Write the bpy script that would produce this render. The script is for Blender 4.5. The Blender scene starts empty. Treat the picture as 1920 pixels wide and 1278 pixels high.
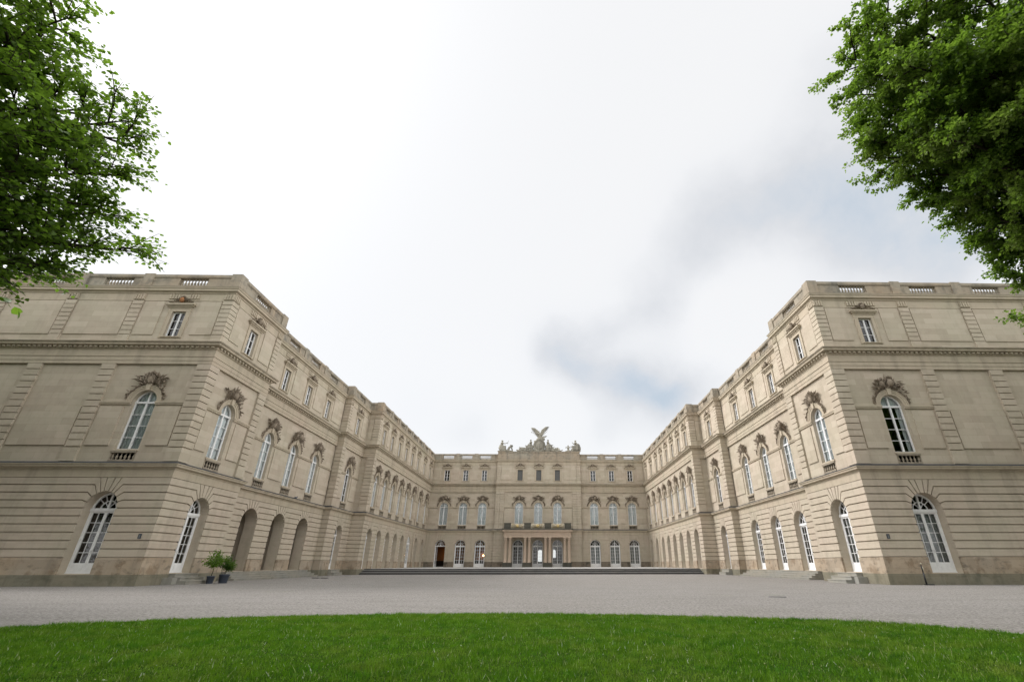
import bpy, math, random
import numpy as np
from mathutils import Matrix, Vector
R = math.radians
PI = math.pi
random.seed(7)
rng = np.random.default_rng(11)
scn = bpy.context.scene
COL = scn.collection

# ------------------------------------------------------------------ camera
cam_d = bpy.data.cameras.new("camera")
cam = bpy.data.objects.new("camera", cam_d)
COL.objects.link(cam)
cam_d.sensor_width = 36.0
cam_d.lens = 16.25
cam_d.shift_x = -0.0439
cam_d.clip_start = 0.05
cam_d.clip_end = 3000
CAM = Vector((1.503, 0.0, 1.05))
cam.matrix_world = (Matrix.Translation(CAM) @ Matrix.Rotation(-0.0215, 4, 'Z')
                    @ Matrix.Rotation(PI / 2 + 0.4492, 4, 'X') @ Matrix.Rotation(-0.001, 4, 'Z'))
scn.camera = cam

# ------------------------------------------------------------------ exposure
vs = scn.view_settings
vs.view_transform = 'Standard'
vs.look = 'None'
vs.exposure = 1.04
vs.gamma = 1.0
vs.use_curve_mapping = False

# ------------------------------------------------------------------ light
SUN_AZ = R(76)      # towards the left of straight ahead
SUN_EL = R(44)
sun_d = bpy.data.lights.new("sun", 'SUN')
sun_d.energy = 1.5
sun_d.angle = R(18)
sun_d.color = (1.0, 0.96, 0.955)
sun = bpy.data.objects.new("sun", sun_d)
COL.objects.link(sun)
sv = Vector((-math.sin(SUN_AZ) * math.cos(SUN_EL), math.cos(SUN_AZ) * math.cos(SUN_EL), math.sin(SUN_EL)))
sun.location = sv * 60
sun.rotation_euler = sv.to_track_quat('Z', 'Y').to_euler()

world = bpy.data.worlds.new("World")
scn.world = world
world.use_nodes = True
W = world.node_tree
W.nodes.clear()


def wn(t, **k):
    n = W.nodes.new(t)
    for a, b in k.items():
        setattr(n, a, b)
    return n


def wlink(a, b):
    W.links.new(a, b)


def wmath(op, a, b=None, c=None, clamp=False):
    n = wn('ShaderNodeMath', operation=op, use_clamp=clamp)
    for i, x in enumerate((a, b, c)):
        if x is None:
            continue
        if isinstance(x, (int, float)):
            n.inputs[i].default_value = x
        else:
            wlink(x, n.inputs[i])
    return n.outputs[0]


def wvec(op, a, b):
    n = wn('ShaderNodeVectorMath', operation=op)
    for i, x in enumerate((a, b)):
        if isinstance(x, (tuple, list, Vector)):
            n.inputs[i].default_value = tuple(x)
        else:
            wlink(x, n.inputs[i])
    return n


def ray(px, py):
    """direction of a pixel of the 1920 x 1278 photograph"""
    v = Vector(((px - 1044.29) / 866.67, -(py - 639) / 866.67, -1.0))
    return (cam.matrix_world.to_3x3() @ v).normalized()


tc = wn('ShaderNodeTexCoord')
DIR = tc.outputs['Generated']
n1 = wn('ShaderNodeTexNoise')
n1.inputs['Scale'].default_value = 3.2
n1.inputs['Detail'].default_value = 5
n1.inputs['Roughness'].default_value = 0.55
wlink(DIR, n1.inputs['Vector'])
off = wvec('SUBTRACT', n1.outputs['Color'], (0.5, 0.5, 0.5))
offs = wn('ShaderNodeVectorMath', operation='SCALE')
wlink(off.outputs[0], offs.inputs[0])
offs.inputs['Scale'].default_value = 0.16
wd = wvec('ADD', DIR, offs.outputs[0])
wdn = wn('ShaderNodeVectorMath', operation='NORMALIZE')
wlink(wd.outputs[0], wdn.inputs[0])
WD = wdn.outputs[0]
# the grey bank that curls across the right half of the sky, as a chain of soft puffs
bank = [(1820, 330, 7.5, .30), (1650, 350, 6, .32), (1500, 365, 5.0, .46), (1390, 400, 4.2, .46), (1290, 470, 4.0, .48),
        (1220, 560, 3.6, .52), (1130, 620, 3.4, .46), (1050, 655, 3.4, .55), (1110, 690, 3.0, .62), (1180, 722, 2.8, .80),
        (1250, 738, 2.8, .80), (1310, 715, 3.4, .45), (1870, 450, 5.0, .34), (1720, 470, 4.5, .32), (1560, 455, 4, .20),
        (1560, 130, 5, .22), (860, 810, 3.0, .22), (1140, 800, 3, .26), (1230, 800, 3, .22), (345, 95, 3, .10),
        (780, 770, 3, .10), (1480, 300, 4.5, .16), (1240, 690, 3.5, .35), (1330, 560, 3.5, -.12), (1330, 640, 3.0, -.12), (1700, 200, 8, .2), (1650, 420, 8, .2), (1900, 250, 8, .2), (1330, 380, 4, .2)]
acc = None
for (bx, by, rad, amp) in bank:
    d = ray(bx, by)
    dp = wvec('DOT_PRODUCT', WD, d)
    e = wmath('SUBTRACT', 1.0, dp.outputs['Value'])
    k = 1.0 / (1 - math.cos(R(rad)))
    g = wmath('POWER', math.e, wmath('MULTIPLY', e, -k))
    g = wmath('MULTIPLY', g, amp)
    acc = g if acc is None else wmath('ADD', acc, g)
n2 = wn('ShaderNodeTexNoise')
n2.inputs['Scale'].default_value = 7.0
n2.inputs['Detail'].default_value = 6
n2.inputs['Roughness'].default_value = 0.6
wlink(WD, n2.inputs['Vector'])
mod = wmath('MULTIPLY_ADD', n2.outputs['Fac'], 1.1, 0.20)
bankf = wmath('MULTIPLY', acc, mod, clamp=True)
# overcast luminance: lobe round the hidden sun, added brightness overhead out of view
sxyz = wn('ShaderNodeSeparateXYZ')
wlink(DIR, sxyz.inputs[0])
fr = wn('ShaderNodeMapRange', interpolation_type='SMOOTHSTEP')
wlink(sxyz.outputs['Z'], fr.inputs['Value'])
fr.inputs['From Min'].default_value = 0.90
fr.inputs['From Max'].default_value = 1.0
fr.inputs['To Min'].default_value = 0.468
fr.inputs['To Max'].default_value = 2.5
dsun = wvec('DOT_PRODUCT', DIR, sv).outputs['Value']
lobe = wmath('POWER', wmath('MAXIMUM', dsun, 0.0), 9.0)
# added brightness in the sky behind and beside the view lights the walls
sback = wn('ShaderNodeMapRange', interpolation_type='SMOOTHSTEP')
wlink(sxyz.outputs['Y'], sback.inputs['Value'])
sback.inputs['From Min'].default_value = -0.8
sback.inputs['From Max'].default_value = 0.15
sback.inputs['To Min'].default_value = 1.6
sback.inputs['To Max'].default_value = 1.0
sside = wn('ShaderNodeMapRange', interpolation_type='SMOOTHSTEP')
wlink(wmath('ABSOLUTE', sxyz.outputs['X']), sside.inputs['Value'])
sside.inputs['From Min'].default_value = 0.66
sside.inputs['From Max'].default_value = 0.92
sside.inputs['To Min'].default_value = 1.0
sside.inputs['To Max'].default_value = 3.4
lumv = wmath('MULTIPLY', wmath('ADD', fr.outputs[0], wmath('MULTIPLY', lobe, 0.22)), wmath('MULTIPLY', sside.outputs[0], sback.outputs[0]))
cr = wn('ShaderNodeValToRGB')
wlink(bankf, cr.inputs[0])
el = cr.color_ramp.elements
el[0].position, el[0].color = 0.0, (1.0, 1.0, 1.0, 1)
el[1].position, el[1].color = 1.0, (0.53, 0.63, 0.73, 1)
for p_, c_ in ((0.10, (.975, .978, .985, 1)), (0.45, (.79, .805, .83, 1)), (0.72, (.66, .72, .79, 1))):
    e_ = el.new(p_)
    e_.color = c_
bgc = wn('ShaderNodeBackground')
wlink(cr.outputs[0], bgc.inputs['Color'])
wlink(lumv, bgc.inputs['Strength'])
sky = wn('ShaderNodeTexSky')
sky.sky_type = 'NISHITA'
sky.sun_disc = False
sky.sun_elevation = SUN_EL
sky.sun_rotation = -SUN_AZ
bgs = wn('ShaderNodeBackground')
wlink(sky.outputs[0], bgs.inputs['Color'])
bgs.inputs['Strength'].default_value = 0.10
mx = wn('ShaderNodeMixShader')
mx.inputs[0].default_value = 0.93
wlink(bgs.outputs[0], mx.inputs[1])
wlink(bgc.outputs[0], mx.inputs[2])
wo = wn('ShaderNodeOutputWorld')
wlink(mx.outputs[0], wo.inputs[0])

# ================================================================== materials


class NT:
    def __init__(s, name):
        s.m = bpy.data.materials.new(name)
        s.m.use_nodes = True
        s.t = s.m.node_tree
        s.b = s.t.nodes['Principled BSDF']
        s.o = s.t.nodes['Material Output']

    def n(s, t, ins=None, **k):
        nd = s.t.nodes.new(t)
        for a, b in k.items():
            setattr(nd, a, b)
        for a, b in (ins or {}).items():
            s.set(nd.inputs[a], b)
        return nd

    def set(s, i, v):
        if hasattr(v, 'node'):
            s.t.links.new(v, i)
        else:
            if isinstance(v, (tuple, list)) and len(v) == 3 and i.type == 'RGBA':
                v = (*v, 1)
            i.default_value = v

    def noise(s, vec, scale, detail=4, rough=.55):
        return s.n('ShaderNodeTexNoise', {'Vector': vec, 'Scale': scale, 'Detail': detail, 'Roughness': rough}).outputs['Fac']

    def ramp(s, f, a, b, lo=0., hi=1.):
        return s.n('ShaderNodeMapRange', {'Value': f, 'From Min': a, 'From Max': b, 'To Min': lo, 'To Max': hi}).outputs[0]

    def mix(s, f, a, b, mode='MIX'):
        nd = s.n('ShaderNodeMix', data_type='RGBA', blend_type=mode)
        s.set(nd.inputs['Factor'], f)
        s.set(nd.inputs['A'], a)
        s.set(nd.inputs['B'], b)
        return nd.outputs['Result']

    def math(s, op, a, b=0.0, clamp=False):
        nd = s.n('ShaderNodeMath', operation=op, use_clamp=clamp)
        s.set(nd.inputs[0], a)
        s.set(nd.inputs[1], b)
        return nd.outputs[0]

    def coord(s):
        return s.n('ShaderNodeTexCoord').outputs['Object']

    def scaled(s, vec, sc):
        nd = s.n('ShaderNodeMapping')
        s.t.links.new(vec, nd.inputs['Vector'])
        nd.inputs['Scale'].default_value = sc
        return nd.outputs[0]

    def bump(s, h, strength, dist):
        nd = s.n('ShaderNodeBump', {'Height': h, 'Strength': strength, 'Distance': dist})
        s.t.links.new(nd.outputs[0], s.b.inputs['Normal'])

    def fin(s, col=None, rough=.85, spec=.25):
        if col is not None:
            s.set(s.b.inputs['Base Color'], col)
        s.set(s.b.inputs['Roughness'], rough)
        s.b.inputs['Specular IOR Level'].default_value = spec
        return s.m


def stone(name, base, dark, warm, ashlar=0.0, stain=0.35, blotch=0.0, blotchcol=(.2, .1, .05)):
    t = NT(name)
    c = t.coord()
    big = t.noise(c, .35, 5)
    med = t.noise(c, 2.2, 5, .6)
    fine = t.noise(c, 22, 3)
    col = t.mix(t.ramp(big, .35, .7), base, warm)
    streak = t.noise(t.scaled(c, (1.6, 1.6, .18)), 1.0, 5, .6)
    col = t.mix(t.ramp(streak, .5, .78, 0, stain), col, dark)
    col = t.mix(t.ramp(med, .5, .8, 0, .30), col, dark)
    if blotch:
        bl = t.noise(c, 1.1, 6, .62)
        col = t.mix(t.ramp(bl, .52, .62, 0, blotch), col, blotchcol)
        bl2 = t.noise(t.scaled(c, (1, 1, 2.2)), 1.7, 5, .6)
        col = t.mix(t.ramp(bl2, .55, .68, 0, blotch * .8), col, (.045, .045, .038))
    if ashlar:
        sx = t.n('ShaderNodeSeparateXYZ', {0: c})
        u = t.math('ADD', sx.outputs[0], sx.outputs[1])
        cv = t.n('ShaderNodeCombineXYZ', {0: u, 1: sx.outputs[2]}).outputs[0]
        br = t.n('ShaderNodeTexBrick', {'Vector': cv, 'Color1': (1, 1, 1), 'Color2': (.83, .82, .80), 'Mortar': (.70, .68, .64),
                                        'Scale': 1.0, 'Mortar Size': .006, 'Mortar Smooth': .3, 'Brick Width': 1.35, 'Row Height': .42})
        col = t.mix(ashlar, col, br.outputs['Color'], 'MULTIPLY')
    col = t.mix(t.ramp(fine, .3, .7, 0, .12), col, dark)
    t.bump(t.math('ADD', med, fine), .25, .01)
    return t.fin(col, .9, .15)


STONE = (.485, .43, .335)
M = {}
M['rustic'] = stone('rusticated_limestone', STONE, (.25, .222, .168), (.505, .425, .34), ashlar=.4, stain=.45)
M['wall'] = stone('smooth_limestone', STONE, (.275, .243, .183), (.505, .425, .34), ashlar=.9, stain=.28)
M['trim'] = stone('moulded_limestone', (.445, .39, .292), (.20, .18, .14), (.465, .385, .295), stain=.55)
M['socle'] = stone('stained_sandstone_socle', (.40, .34, .265), (.17, .15, .12), (.43, .335, .235), ashlar=.8, stain=.6, blotch=.55, blotchcol=(.20, .135, .08))
M['socleD'] = stone('damp_dark_socle', (.21, .18, .14), (.05, .05, .042), (.25, .20, .15), ashlar=.6, stain=.8, blotch=.6, blotchcol=(.05, .045, .035))
M['plinth'] = stone('mossy_sandstone_plinth', (.215, .205, .155), (.10, .10, .075), (.27, .235, .17), ashlar=.8, stain=.7, blotch=.3, blotchcol=(.09, .085, .055))
M['parapet'] = stone('weathered_parapet_stone', (.33, .30, .24), (.10, .10, .09), (.38, .30, .215), ashlar=.5, stain=.75, blotch=.3, blotchcol=(.10, .10, .09))
M['carved'] = stone('carved_weathered_stone', (.23, .19, .145), (.10, .08, .06), (.29, .235, .175), stain=.5)
M['statue'] = stone('grey_statue_stone', (.27, .255, .215), (.07, .068, .06), (.31, .285, .225), stain=.9)
M['stepstone'] = stone('grey_granite_steps', (.30, .295, .265), (.13, .135, .115), (.34, .315, .26), stain=.5, ashlar=.4)
M['nosing'] = stone('pale_step_nosing', (.38, .375, .36), (.18, .18, .175), (.42, .40, .37), stain=.4)
M['darkstep'] = stone('dark_steps', (.085, .085, .084), (.03, .03, .03), (.11, .105, .10), stain=.6)
M['column'] = stone('pink_limestone_column', (.47, .375, .285), (.30, .25, .195), (.50, .385, .30), stain=.35)
M['dark_ped'] = stone('dark_pedestal_stone', (.09, .088, .075), (.035, .035, .03), (.13, .12, .095), stain=.6)


def plain(name, col, rough=.6, spec=.3, metal=0.0, var=.12):
    t = NT(name)
    c = t.coord()
    f = t.noise(c, 6, 4)
    k = t.mix(t.ramp(f, .3, .75, 0, 1), col, tuple(x * (1 - var) for x in col))
    t.b.inputs['Metallic'].default_value = metal
    return t.fin(k, rough, spec)


M['white'] = plain('white_paint', (.80, .80, .79), .45, .4)
M['lead'] = plain('lead_flashing', (.055, .058, .06), .6, .4, var=.4)
M['black'] = plain('black_metal', (.012, .012, .013), .45, .5)
M['gold'] = plain('gilded_iron', (.50, .38, .17), .5, .5, metal=.5)
M['iron'] = plain('pale_wrought_iron', (.50, .44, .33), .5, .4)
M['pot'] = plain('slate_blue_plastic', (.045, .055, .075), .5, .4)
M['soil'] = plain('soil', (.04, .03, .02), .95, .1, var=.5)
M['roofm'] = plain('roof_sheet', (.12, .13, .12), .7, .3)
M['dark'] = plain('dark_interior', (.035, .03, .025), .9, .1)  # near-black colour that makes interiors read as unlit
M['plaster'] = plain('vestibule_plaster', (.46, .39, .31), .9, .1)
M['orange'] = plain('terracotta_patch', (.36, .17, .08), .9, .1, var=.4)
M['brownroom'] = plain('warm_painted_room', (.30, .13, .05), .8, .2)
M['plaque'] = plain('dark_blue_enamel', (.03, .04, .055), .35, .5)
M['plaquemark'] = plain('worn_plaque_mark', (.16, .17, .17), .5, .4)
M['feather'] = plain('pigeon_feather', (.10, .105, .12), .8, .2)
M['blind'] = plain('grey_blind_panel', (.13, .13, .125), .8, .2)


def glass_mat():
    t = NT('window_glass')
    t.t.nodes.remove(t.b)
    lw = t.n('ShaderNodeFresnel', {'IOR': 1.5}).outputs[0]
    f = t.math('MULTIPLY', lw, 1.5, clamp=True)
    tr = t.n('ShaderNodeBsdfTransparent', {'Color': (.90, .93, .93)})
    gl = t.n('ShaderNodeBsdfGlossy', {'Color': (1, 1, 1), 'Roughness': .03})
    # old panes are never quite flat
    nz = t.noise(t.coord(), 2.5, 2)
    bp = t.n('ShaderNodeBump', {'Height': nz, 'Strength': .30, 'Distance': .05})
    t.t.links.new(bp.outputs[0], gl.inputs['Normal'])
    m = t.n('ShaderNodeMixShader')
    t.set(m.inputs[0], f)
    t.t.links.new(tr.outputs[0], m.inputs[1])
    t.t.links.new(gl.outputs[0], m.inputs[2])
    t.t.links.new(m.outputs[0], t.o.inputs['Surface'])
    return t.m


M['glass'] = glass_mat()


def cloth_mat():
    t = NT('curtain_cloth')
    c = t.coord()
    f = t.noise(t.scaled(c, (18, 18, .3)), 1.0, 3)
    col = t.mix(t.ramp(f, .35, .65), (.84, .86, .86), (.62, .66, .67))
    return t.fin(col, .9, .1)


M['cloth'] = cloth_mat()
M['cloth2'] = plain('grey_door_curtain', (.30, .32, .31), .9, .1, var=.3)


def emis(name, col, s):
    t = NT(name)
    t.b.inputs['Emission Color'].default_value = (*col, 1)
    t.b.inputs['Emission Strength'].default_value = s
    return t.m


M['lamp'] = emis('warm_lamp_bulb', (1.0, .55, .2), 25.0)


def gravel_mat():
    t = NT('pale_gravel')
    c = t.coord()
    big = t.noise(c, .09, 5, .6)
    med = t.noise(c, .8, 5, .6)
    g = t.n('ShaderNodeTexVoronoi', {'Vector': c, 'Scale': 26.0})
    g2 = t.n('ShaderNodeTexVoronoi', {'Vector': c, 'Scale': 60.0})
    sep = t.n('ShaderNodeSeparateColor', {0: g.outputs['Color']})
    sep2 = t.n('ShaderNodeSeparateColor', {0: g2.outputs['Color']})
    col = t.mix(sep.outputs[0], (.056, .052, .046), (.295, .275, .252))
    col2 = t.mix(sep2.outputs[0], (.08, .075, .07), (.29, .275, .262))
    col = t.mix(.45, col, col2)
    col = t.mix(t.ramp(big, .42, .60, 0, .7), col, (.16, .145, .12))
    col = t.mix(t.ramp(med, .5, .75, 0, .35), col, (.13, .121, .11))
    gr = t.noise(c, 9.0, 6, .75)
    col = t.mix(t.ramp(gr, .38, .62, 0, .75), (.305, .287, .263), col)
    gr2 = t.noise(c, 5.0, 5, .7)
    col = t.mix(t.ramp(gr2, .5, .7, 0, .5), col, (.11, .10, .09))
    gr3 = t.noise(c, 16.0, 3, .8)
    col = t.mix(t.ramp(gr3, .54, .62, 0, .7), col, (.075, .07, .064))
    gr4 = t.noise(t.scaled(c, (.35, 1.1, 1)), 1.0, 5, .65)
    col = t.mix(t.ramp(gr4, .45, .70, 0, .40), col, (.15, .138, .12))
    col = t.mix(t.ramp(gr3, .46, .38, 0, .6), col, (.43, .41, .39))
    moss = t.noise(c, .16, 6, .65)
    col = t.mix(t.ramp(moss, .63, .75, 0, .5), col, (.15, .16, .075))
    t.bump(t.math('ADD', g.outputs['Distance'], g2.outputs['Distance']), .8, .03)
    return t.fin(col, .95, .1)


M['gravel'] = gravel_mat()


def turf_mat():
    t = NT('turf')
    c = t.coord()
    f = t.noise(c, 3, 5)
    col = t.mix(t.ramp(f, .3, .7), (.018, .04, .006), (.035, .065, .010))
    return t.fin(col, 1, 0)


M['turf'] = turf_mat()


def grass_mat():
    t = NT('grass_blades')
    c = t.coord()
    geo = t.n('ShaderNodeNewGeometry')
    rnd = geo.outputs['Random Per Island']
    cl = t.noise(c, 5.0, 5, .65)
    patch = t.noise(c, .55, 5, .6)
    col = t.mix(rnd, (.020, .070, .003), (.115, .225, .012))
    col = t.mix(t.ramp(patch, .44, .60, 0, .75), col, (.135, .20, .022))
    p2 = t.noise(c, 1.6, 4, .6)
    col = t.mix(t.ramp(p2, .52, .62, 0, .8), col, (.028, .115, .006))
    col = t.mix(t.ramp(cl, .48, .60, 0, .85), col, (.012, .052, .004))
    col = t.mix(t.ramp(cl, .46, .36, 0, .45), col, (.15, .29, .035))
    br_ = t.noise(c, 1.1, 5, .7)
    col = t.mix(t.ramp(br_, .52, .70, 0, .65), col, (.135, .145, .03))
    col = t.mix(t.ramp(rnd, .955, .96), col, (.30, .32, .14))
    col = t.mix(t.ramp(rnd, .9955, .996), col, (.6, .62, .5))
    d = t.b
    t.fin(col, .7, .12)
    tr = t.n('ShaderNodeBsdfTranslucent', {'Color': t.mix(.6, col, (.17, .40, .01))})
    m = t.n('ShaderNodeMixShader', {0: .38})
    t.t.links.new(d.outputs[0], m.inputs[1])
    t.t.links.new(tr.outputs[0], m.inputs[2])
    t.t.links.new(m.outputs[0], t.o.inputs['Surface'])
    return t.m


M['grass'] = grass_mat()


def leaf_mat(name, a, b, light, clump):
    t = NT(name)
    c = t.coord()
    geo = t.n('ShaderNodeNewGeometry')
    rnd = geo.outputs['Random Per Island']
    cl = t.noise(c, clump, 4, .6)
    col = t.mix(rnd, a, b)
    col = t.mix(t.ramp(cl, .46, .64, 0, .7), col, light)
    t.fin(col, .5, .35)
    tr = t.n('ShaderNodeBsdfTranslucent', {'Color': t.mix(.6, col, (.23, .40, .03))})
    m = t.n('ShaderNodeMixShader', {0: .52})
    t.t.links.new(t.b.outputs[0], m.inputs[1])
    t.t.links.new(tr.outputs[0], m.inputs[2])
    t.t.links.new(m.outputs[0], t.o.inputs['Surface'])
    return t.m


M['leafL'] = leaf_mat('maple_leaf', (.055, .11, .014), (.105, .175, .025), (.13, .23, .03), .7)
M['leafR'] = leaf_mat('linden_leaf', (.058, .115, .016), (.11, .18, .026), (.24, .29, .075), .8)
M['leafP'] = leaf_mat('potted_leaf', (.05, .11, .012), (.10, .20, .02), (.14, .24, .03), 3.0)
M['leafQ'] = leaf_mat('dark_potted_leaf', (.015, .045, .01), (.03, .08, .015), (.03, .09, .02), 3.0)
M['bark'] = stone('bark', (.045, .036, .027), (.015, .012, .01), (.06, .05, .036), stain=.6)

# ================================================================== mesh helpers


class MB:
    def __init__(s):
        s.v = []
        s.f = []
        s.mi = []
        s.sm = []

    def add(s, vs, fs, mi=0, smooth=False):
        k = len(s.v)
        s.v += [tuple(p) for p in vs]
        for f in fs:
            s.f.append(tuple(i + k for i in f))
            s.mi.append(mi)
            s.sm.append(smooth)

    def quad(s, a, b, c, d, mi=0):
        s.add((a, b, c, d), ((0, 1, 2, 3),), mi)

    def box(s, x0, x1, y0, y1, z0, z1, mi=0):
        v = [(x, y, z) for z in (z0, z1) for y in (y0, y1) for x in (x0, x1)]
        s.add(v, ((0, 2, 3, 1), (4, 5, 7, 6), (0, 1, 5, 4), (2, 6, 7, 3), (0, 4, 6, 2), (1, 3, 7, 5)), mi)

    def lathe(s, cx, cy, prof, n=12, mi=0, smooth=True, caps=True):
        vs = []
        for r, z in prof:
            for i in range(n):
                a = 2 * PI * i / n
                vs.append((cx + r * math.cos(a), cy + r * math.sin(a), z))
        fs = []
        for j in range(len(prof) - 1):
            for i in range(n):
                k = (i + 1) % n
                fs.append((j * n + i, j * n + k, (j + 1) * n + k, (j + 1) * n + i))
        s.add(vs, fs, mi, smooth)
        if caps:
            m = (len(prof) - 1) * n
            s.add(vs[:n][::-1], (tuple(range(n)),), mi)
            s.add(vs[m:], (tuple(range(n)),), mi)

    def tube(s, pts, rads, n=7, mi=0, smooth=True):
        pts = [Vector(p) for p in pts]
        vs = []
        for i, p in enumerate(pts):
            d = (pts[min(i + 1, len(pts) - 1)] - pts[max(i - 1, 0)])
            if d.length < 1e-6:
                d = Vector((0, 0, 1))
            d.normalize()
            up = Vector((0, 0, 1)) if abs(d.z) < .9 else Vector((1, 0, 0))
            a = d.cross(up).normalized()
            b = a.cross(d)
            for k in range(n):
                t = 2 * PI * k / n
                vs.append(p + (a * math.cos(t) + b * math.sin(t)) * rads[i])
        fs = []
        for j in range(len(pts) - 1):
            for i in range(n):
                k = (i + 1) % n
                fs.append((j * n + i, j * n + k, (j + 1) * n + k, (j + 1) * n + i))
        m = (len(pts) - 1) * n
        fs.append(tuple(range(n))[::-1])
        fs.append(tuple(range(m, m + n)))
        s.add(vs, fs, mi, smooth)

    def ell(s, c, r, mat=None, nu=10, nv=7, mi=0):
        vs = []
        c = Vector(c)
        for j in range(nv + 1):
            t = PI * j / nv
            for i in range(nu):
                a = 2 * PI * i / nu
                p = Vector((math.sin(t) * math.cos(a) * r[0], math.sin(t) * math.sin(a) * r[1], math.cos(t) * r[2]))
                if mat is not None:
                    p = mat @ p
                vs.append(c + p)
        fs = []
        for j in range(nv):
            for i in range(nu):
                k = (i + 1) % nu
                fs.append((j * nu + i, (j + 1) * nu + i, (j + 1) * nu + k, j * nu + k))
        s.add(vs, fs, mi, True)

    def mesh(s, name, mats):
        me = bpy.data.meshes.new(name)
        me.from_pydata(s.v, [], s.f)
        for m in mats:
            me.materials.append(m)
        me.polygons.foreach_set('material_index', s.mi)
        me.polygons.foreach_set('use_smooth', s.sm)
        me.update()
        return me

    def build(s, name, mats, parent=None, loc=None, rz=0.0):
        if not isinstance(mats, (list, tuple)):
            mats = [mats]
        return link(name, s.mesh(name, mats), parent, loc, rz)


def link(name, me, parent=None, loc=None, rz=0.0):
    o = bpy.data.objects.new(name, me)
    COL.objects.link(o)
    if parent is not None:
        o.parent = parent
    if loc is not None:
        o.location = loc
    if rz:
        o.rotation_euler = (0, 0, rz)
    return o


def tag(o, label=None, cat=None, group=None, kind=None):
    if label:
        o['label'] = label
    if cat:
        o['category'] = cat
    if group:
        o['group'] = group
    if kind:
        o['kind'] = kind
    return o


def empty(name, loc=(0, 0, 0), rz=0.0):
    o = bpy.data.objects.new(name, None)
    o.empty_display_size = .3
    COL.objects.link(o)
    o.location = loc
    o.rotation_euler = (0, 0, rz)
    return o


# ================================================================== ground
XR = 900.0
g = MB()
g.quad((-XR, -XR, 0), (XR, -XR, 0), (XR, XR, 0), (-XR, XR, 0))
tag(g.build('gravel_court', M['gravel']), kind='structure')

lawn_pts = [(-11.0, -14), (-11.0, 0), (-10.6, 4), (-9.9, 7.2), (-8.9, 9.5), (-7.6, 10.75), (-6.1, 11.5), (-4.6, 12.0), (-2.4, 12.35), (0.0, 12.47),
            (2.2, 12.33), (4.2, 11.95), (6.1, 11.3), (7.5, 10.7), (8.6, 9.95), (9.4, 8.6), (10.1, 6.4), (10.5, 3), (10.6, 0), (10.6, -14)]


def smooth_poly(pts, n=6):
    out = []
    P = [Vector((*p, 0)) for p in pts]
    for i in range(len(P) - 1):
        p0, p1, p2, p3 = P[max(i - 1, 0)], P[i], P[i + 1], P[min(i + 2, len(P) - 1)]
        for k in range(n):
            t = k / n
            q = .5 * ((2 * p1) + (p2 - p0) * t + (2 * p0 - 5 * p1 + 4 * p2 - p3) * t * t + (3 * p1 - p0 - 3 * p2 + p3) * t ** 3)
            out.append((q.x, q.y))
    out.append(pts[-1])
    return out


LAWN = smooth_poly(lawn_pts)
g = MB()
nL = len(LAWN)
jit = [random.uniform(-.02, .02) for _ in LAWN]
top = [(x + j, y + j, .008) for (x, y), j in zip(LAWN, jit)]
bot = [(x + j, y + j, -.02) for (x, y), j in zip(LAWN, jit)]
g.add(top, (tuple(range(nL))[::-1],))
for i in range(nL):
    k = (i + 1) % nL
    g.quad(bot[i], bot[k], top[k], top[i])
tag(g.build('lawn', M['turf']), kind='structure')


def in_lawn(x, y, grow=0.0):
    P = np.array(LAWN)
    inside = np.zeros(len(x), bool)
    j = len(P) - 1
    for i in range(len(P)):
        xi, yi = P[i]
        xj, yj = P[j]
        c = ((yi > y) != (yj > y)) & (x < (xj - xi) * (y - yi) / (yj - yi + 1e-12) + xi)
        inside ^= c
        j = i
    return inside


def np_mesh(name, V, F, mat, smooth=False):
    me = bpy.data.meshes.new(name)
    n, k = F.shape
    me.vertices.add(len(V))
    me.vertices.foreach_set('co', V.astype(np.float32).ravel())
    me.loops.add(n * k)
    me.loops.foreach_set('vertex_index', F.astype(np.int32).ravel())
    me.polygons.add(n)
    me.polygons.foreach_set('loop_start', np.arange(0, n * k, k, dtype=np.int32))
    me.polygons.foreach_set('loop_total', np.full(n, k, np.int32))
    if smooth:
        me.polygons.foreach_set('use_smooth', np.ones(n, bool))
    me.materials.append(mat)
    me.update(calc_edges=True)
    me.validate()
    return me


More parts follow.
